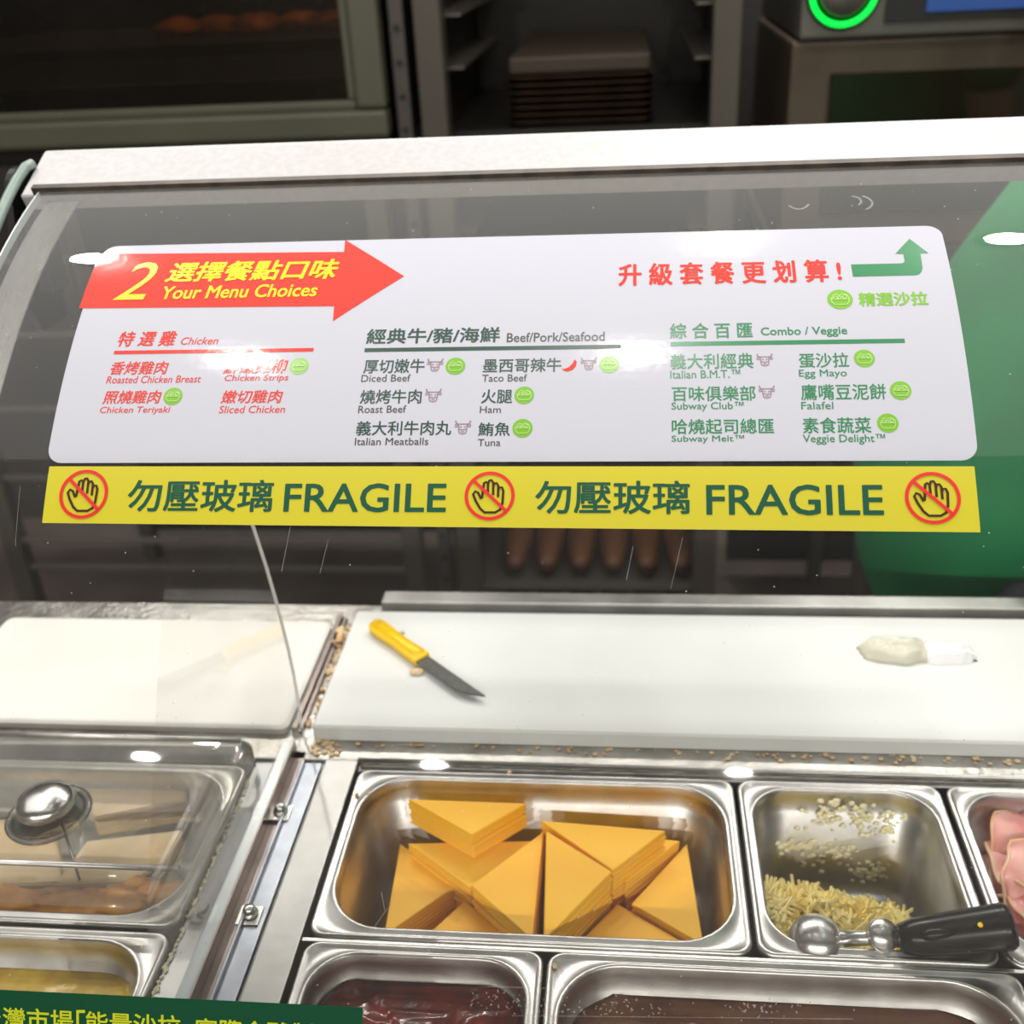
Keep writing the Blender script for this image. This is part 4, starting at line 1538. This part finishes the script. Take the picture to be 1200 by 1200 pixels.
cp('post', [(-.357, -.311, YB, YB + .05, 0, 2.1)], 'post')
cp('post', [(.140, .186, YB, YB + .05, 0, 2.1)], 'post')
hr = cp('punched_rail', [(-.403, -.377, YB + .02, YB + .05, 0, 2.1)], mat('dim_rail', (.085, .075, .07), .45, .5))
for k in range(32):
    zz = .2 + k * .055
    bm = bmesh.new()
    lathe(bm, [(.006, 0), (.006, .0015)], Vector((-.390, YB + .0195, zz)) - cb, 12, (0, -1, 0))
    link('slot_hole', bm, 'blackmat', hr)
cp('side_wall', [(-.356, -.340, YB + .051, YB + .70, 0, 2.1)], 'cab_dark')
cp('side_wall', [(.169, .185, YB + .051, YB + .70, 0, 2.1)], 'cab_dark')
cp('back_wall', [(-.339, .168, YB + .68, YB + .70, 0, 2.1)], 'cab_dark')
cp('top_panel', [(-.356, .185, YB + .051, YB + .70, 2.101, 2.13)], 'cab_dark')
for zz in (.2845, .1895, .425,  1.34, 1.425, 1.55, 1.7, .6, .75, .9, 1.05):
    cp('tray_runner', [(-.338, -.285, YB + .06, YB + .64, zz - .003, zz + .001)], 'runner', 0)
    cp('tray_runner', [(.115, .167, YB + .06, YB + .64, zz - .003, zz + .001)], 'runner', 0)
# stacked trays in the upper part
for k in range(7):
    z0 = 1.232 + k * .0125
    e = empty('baking_tray', (-.085, YB + .35, z0), ('brown baking tray, %s of the stack in the cabinet' % ('lowest', 'second from the bottom', 'third from the bottom', 'middle one', 'third from the top', 'second from the top')[k]) if k < 6 else 'topmost brown baking tray of the stack in the cabinet', 'tray', 'stacked baking trays in the cabinet')
    bm = bmesh.new()
    ring_loft(bm, [rrect(-.118, .118, -.25, .25, .02, 0, 4), rrect(-.128, .128, -.26, .26, .022, .008, 4), rrect(-.132, .132, -.264, .264, .024, .008, 4), rrect(-.132, .132, -.264, .264, .024, .0095, 4), rrect(-.127, .127, -.258, .258, .022, .0095, 4), rrect(-.117, .117, -.249, .249, .02, .002, 4)], True, True)
    fixn(bm)
    link('tray_body', bm, 'tray', e)
tb = boxes('dough_board', [(-.125, .125, -.25, .25, .0, .030)], mat('brown_board', (.035, .022, .012), .6), None, .006)
tb.location = (-.085, YB + .35, 1.232 + 7 * .0125 - .001)
tag(tb, 'brown block lying on the tray stack in the cabinet', 'board')
cp('shelf', [(-.338, .167, YB + .06, YB + .66, 1.222, 1.2315)], 'cab_dark', .001)
# bread on two trays
rnd = random.Random(31)
for row, zz in ((0, .2860), (1, .1910)):
    e = empty('bread_tray', (-.088, YB + .22, zz), ['upper wire tray holding brown bread loaves', 'lower wire tray holding brown bread loaves'][row], 'tray')
    boxes('tray_body', [(-.245, .250, -.20, .20, 0, .006)], 'runner', e, .002)
    boxes('front_lip', [(-.245, .250, -.206, -.2005, 0, .012)], 'runner', e, .002)
    for k in range(6):
        bm = bmesh.new()
        n_ = 14
        rs = [.004 + .030 * math.sin(PI * (i + .3) / (n_ + .6)) ** .4 for i in range(n_ + 1)]
        tube(bm, [(0, -.17 + .34 * i / n_, .0) for i in range(n_ + 1)], rs, 16)
        for v in bm.verts:
            v.co.z *= .95
            v.co += v.co.normalized() * .003 * noise.noise(v.co * 30 + Vector((k, row, 0)))
        o = link('bread_loaf', bm, 'bread', None, True, (-.270 + .026 + .072 * k, YB + .215, zz + .0405))
        tag(o, ['long brown bread loaf on the upper wire tray', 'long brown bread loaf on the lower wire tray'][row], 'bread', ['loaves on the upper tray', 'loaves on the lower tray'][row])
# lumps behind the oven door stand in for reflections in its glass
# --- toaster oven on the right
to = empty('toaster_oven', (.62, YB + .30, 0), 'stainless speed oven at the right with green ring light and blue display', 'oven')
tbv = Vector(to.location)


def tp_(name, lst, m, bev=.003, par=None):
    return boxes(name, lst, m, par or to, bev, tbv)


tp_('oven_body', [(.270, 1.0, YB + .012, YB + .55, 1.02, 1.362)], 'toaster', .006)
tp_('door_window', [(.335, .94, YB + .004, YB + .0115, 1.08, 1.312)], 'oven_glass', .002)
pn = tp_('control_panel', [(.277, 1.0, YB - .012, YB + .55, 1.366, 1.60)], mat('panel_steel', (.13, .122, .11), .4, .5), .006)
tp_('display_bezel', [(.408, .93, YB - .018, YB - .0125, 1.388, 1.55)], 'blackmat', .001)
tp_('display_screen', [(.470, .90, YB - .021, YB - .0185, 1.401, 1.53)], 'screen', 0)
bm = bmesh.new()
lathe(bm, [(.048, 0), (.050, .003), (.058, .004), (.0595, .002), (.0595, 0)], Vector((.341, YB - .0125, 1.438)) - tbv, 40, (0, -1, 0))
link('dial_bezel', bm, 'blackmat', to, True)
bm = bmesh.new()
c_ = Vector((.341, YB - .019, 1.438)) - tbv
cir = [c_ + Vector((.0500 * math.cos(2 * PI * k / 48), 0, .0500 * math.sin(2 * PI * k / 48))) for k in range(49)]
tube(bm, cir, .0042, 8, False)
link('ring_light', bm, 'ring', to, True)
bm = bmesh.new()
lathe(bm, [(.040, 0), (.040, .012), (.036, .018), (.001, .019)], Vector((.341, YB - .0125, 1.438)) - tbv, 32, (0, -1, 0))
link('dial_knob', bm, 'runner', to, True)
ts = empty('toaster_stand', (.62, YB + .30, 0), 'grey legged stand under the speed oven behind the person', 'stand')
boxes('table_top', [(.262, 1.02, YB, YB + .55, .985, 1.018)], 'post', ts, .003, tbv)
for lx in (.470, .985):
    for ly in (YB + .01, YB + .50):
        boxes('leg', [(lx, lx + .032, ly, ly + .032, 0, .984)], 'post', ts, .002, tbv)
boxes('back_panel', [(.262, 1.02, YB + .54, YB + .55, .05, .984)], 'cab_dark', ts, 0, tbv)
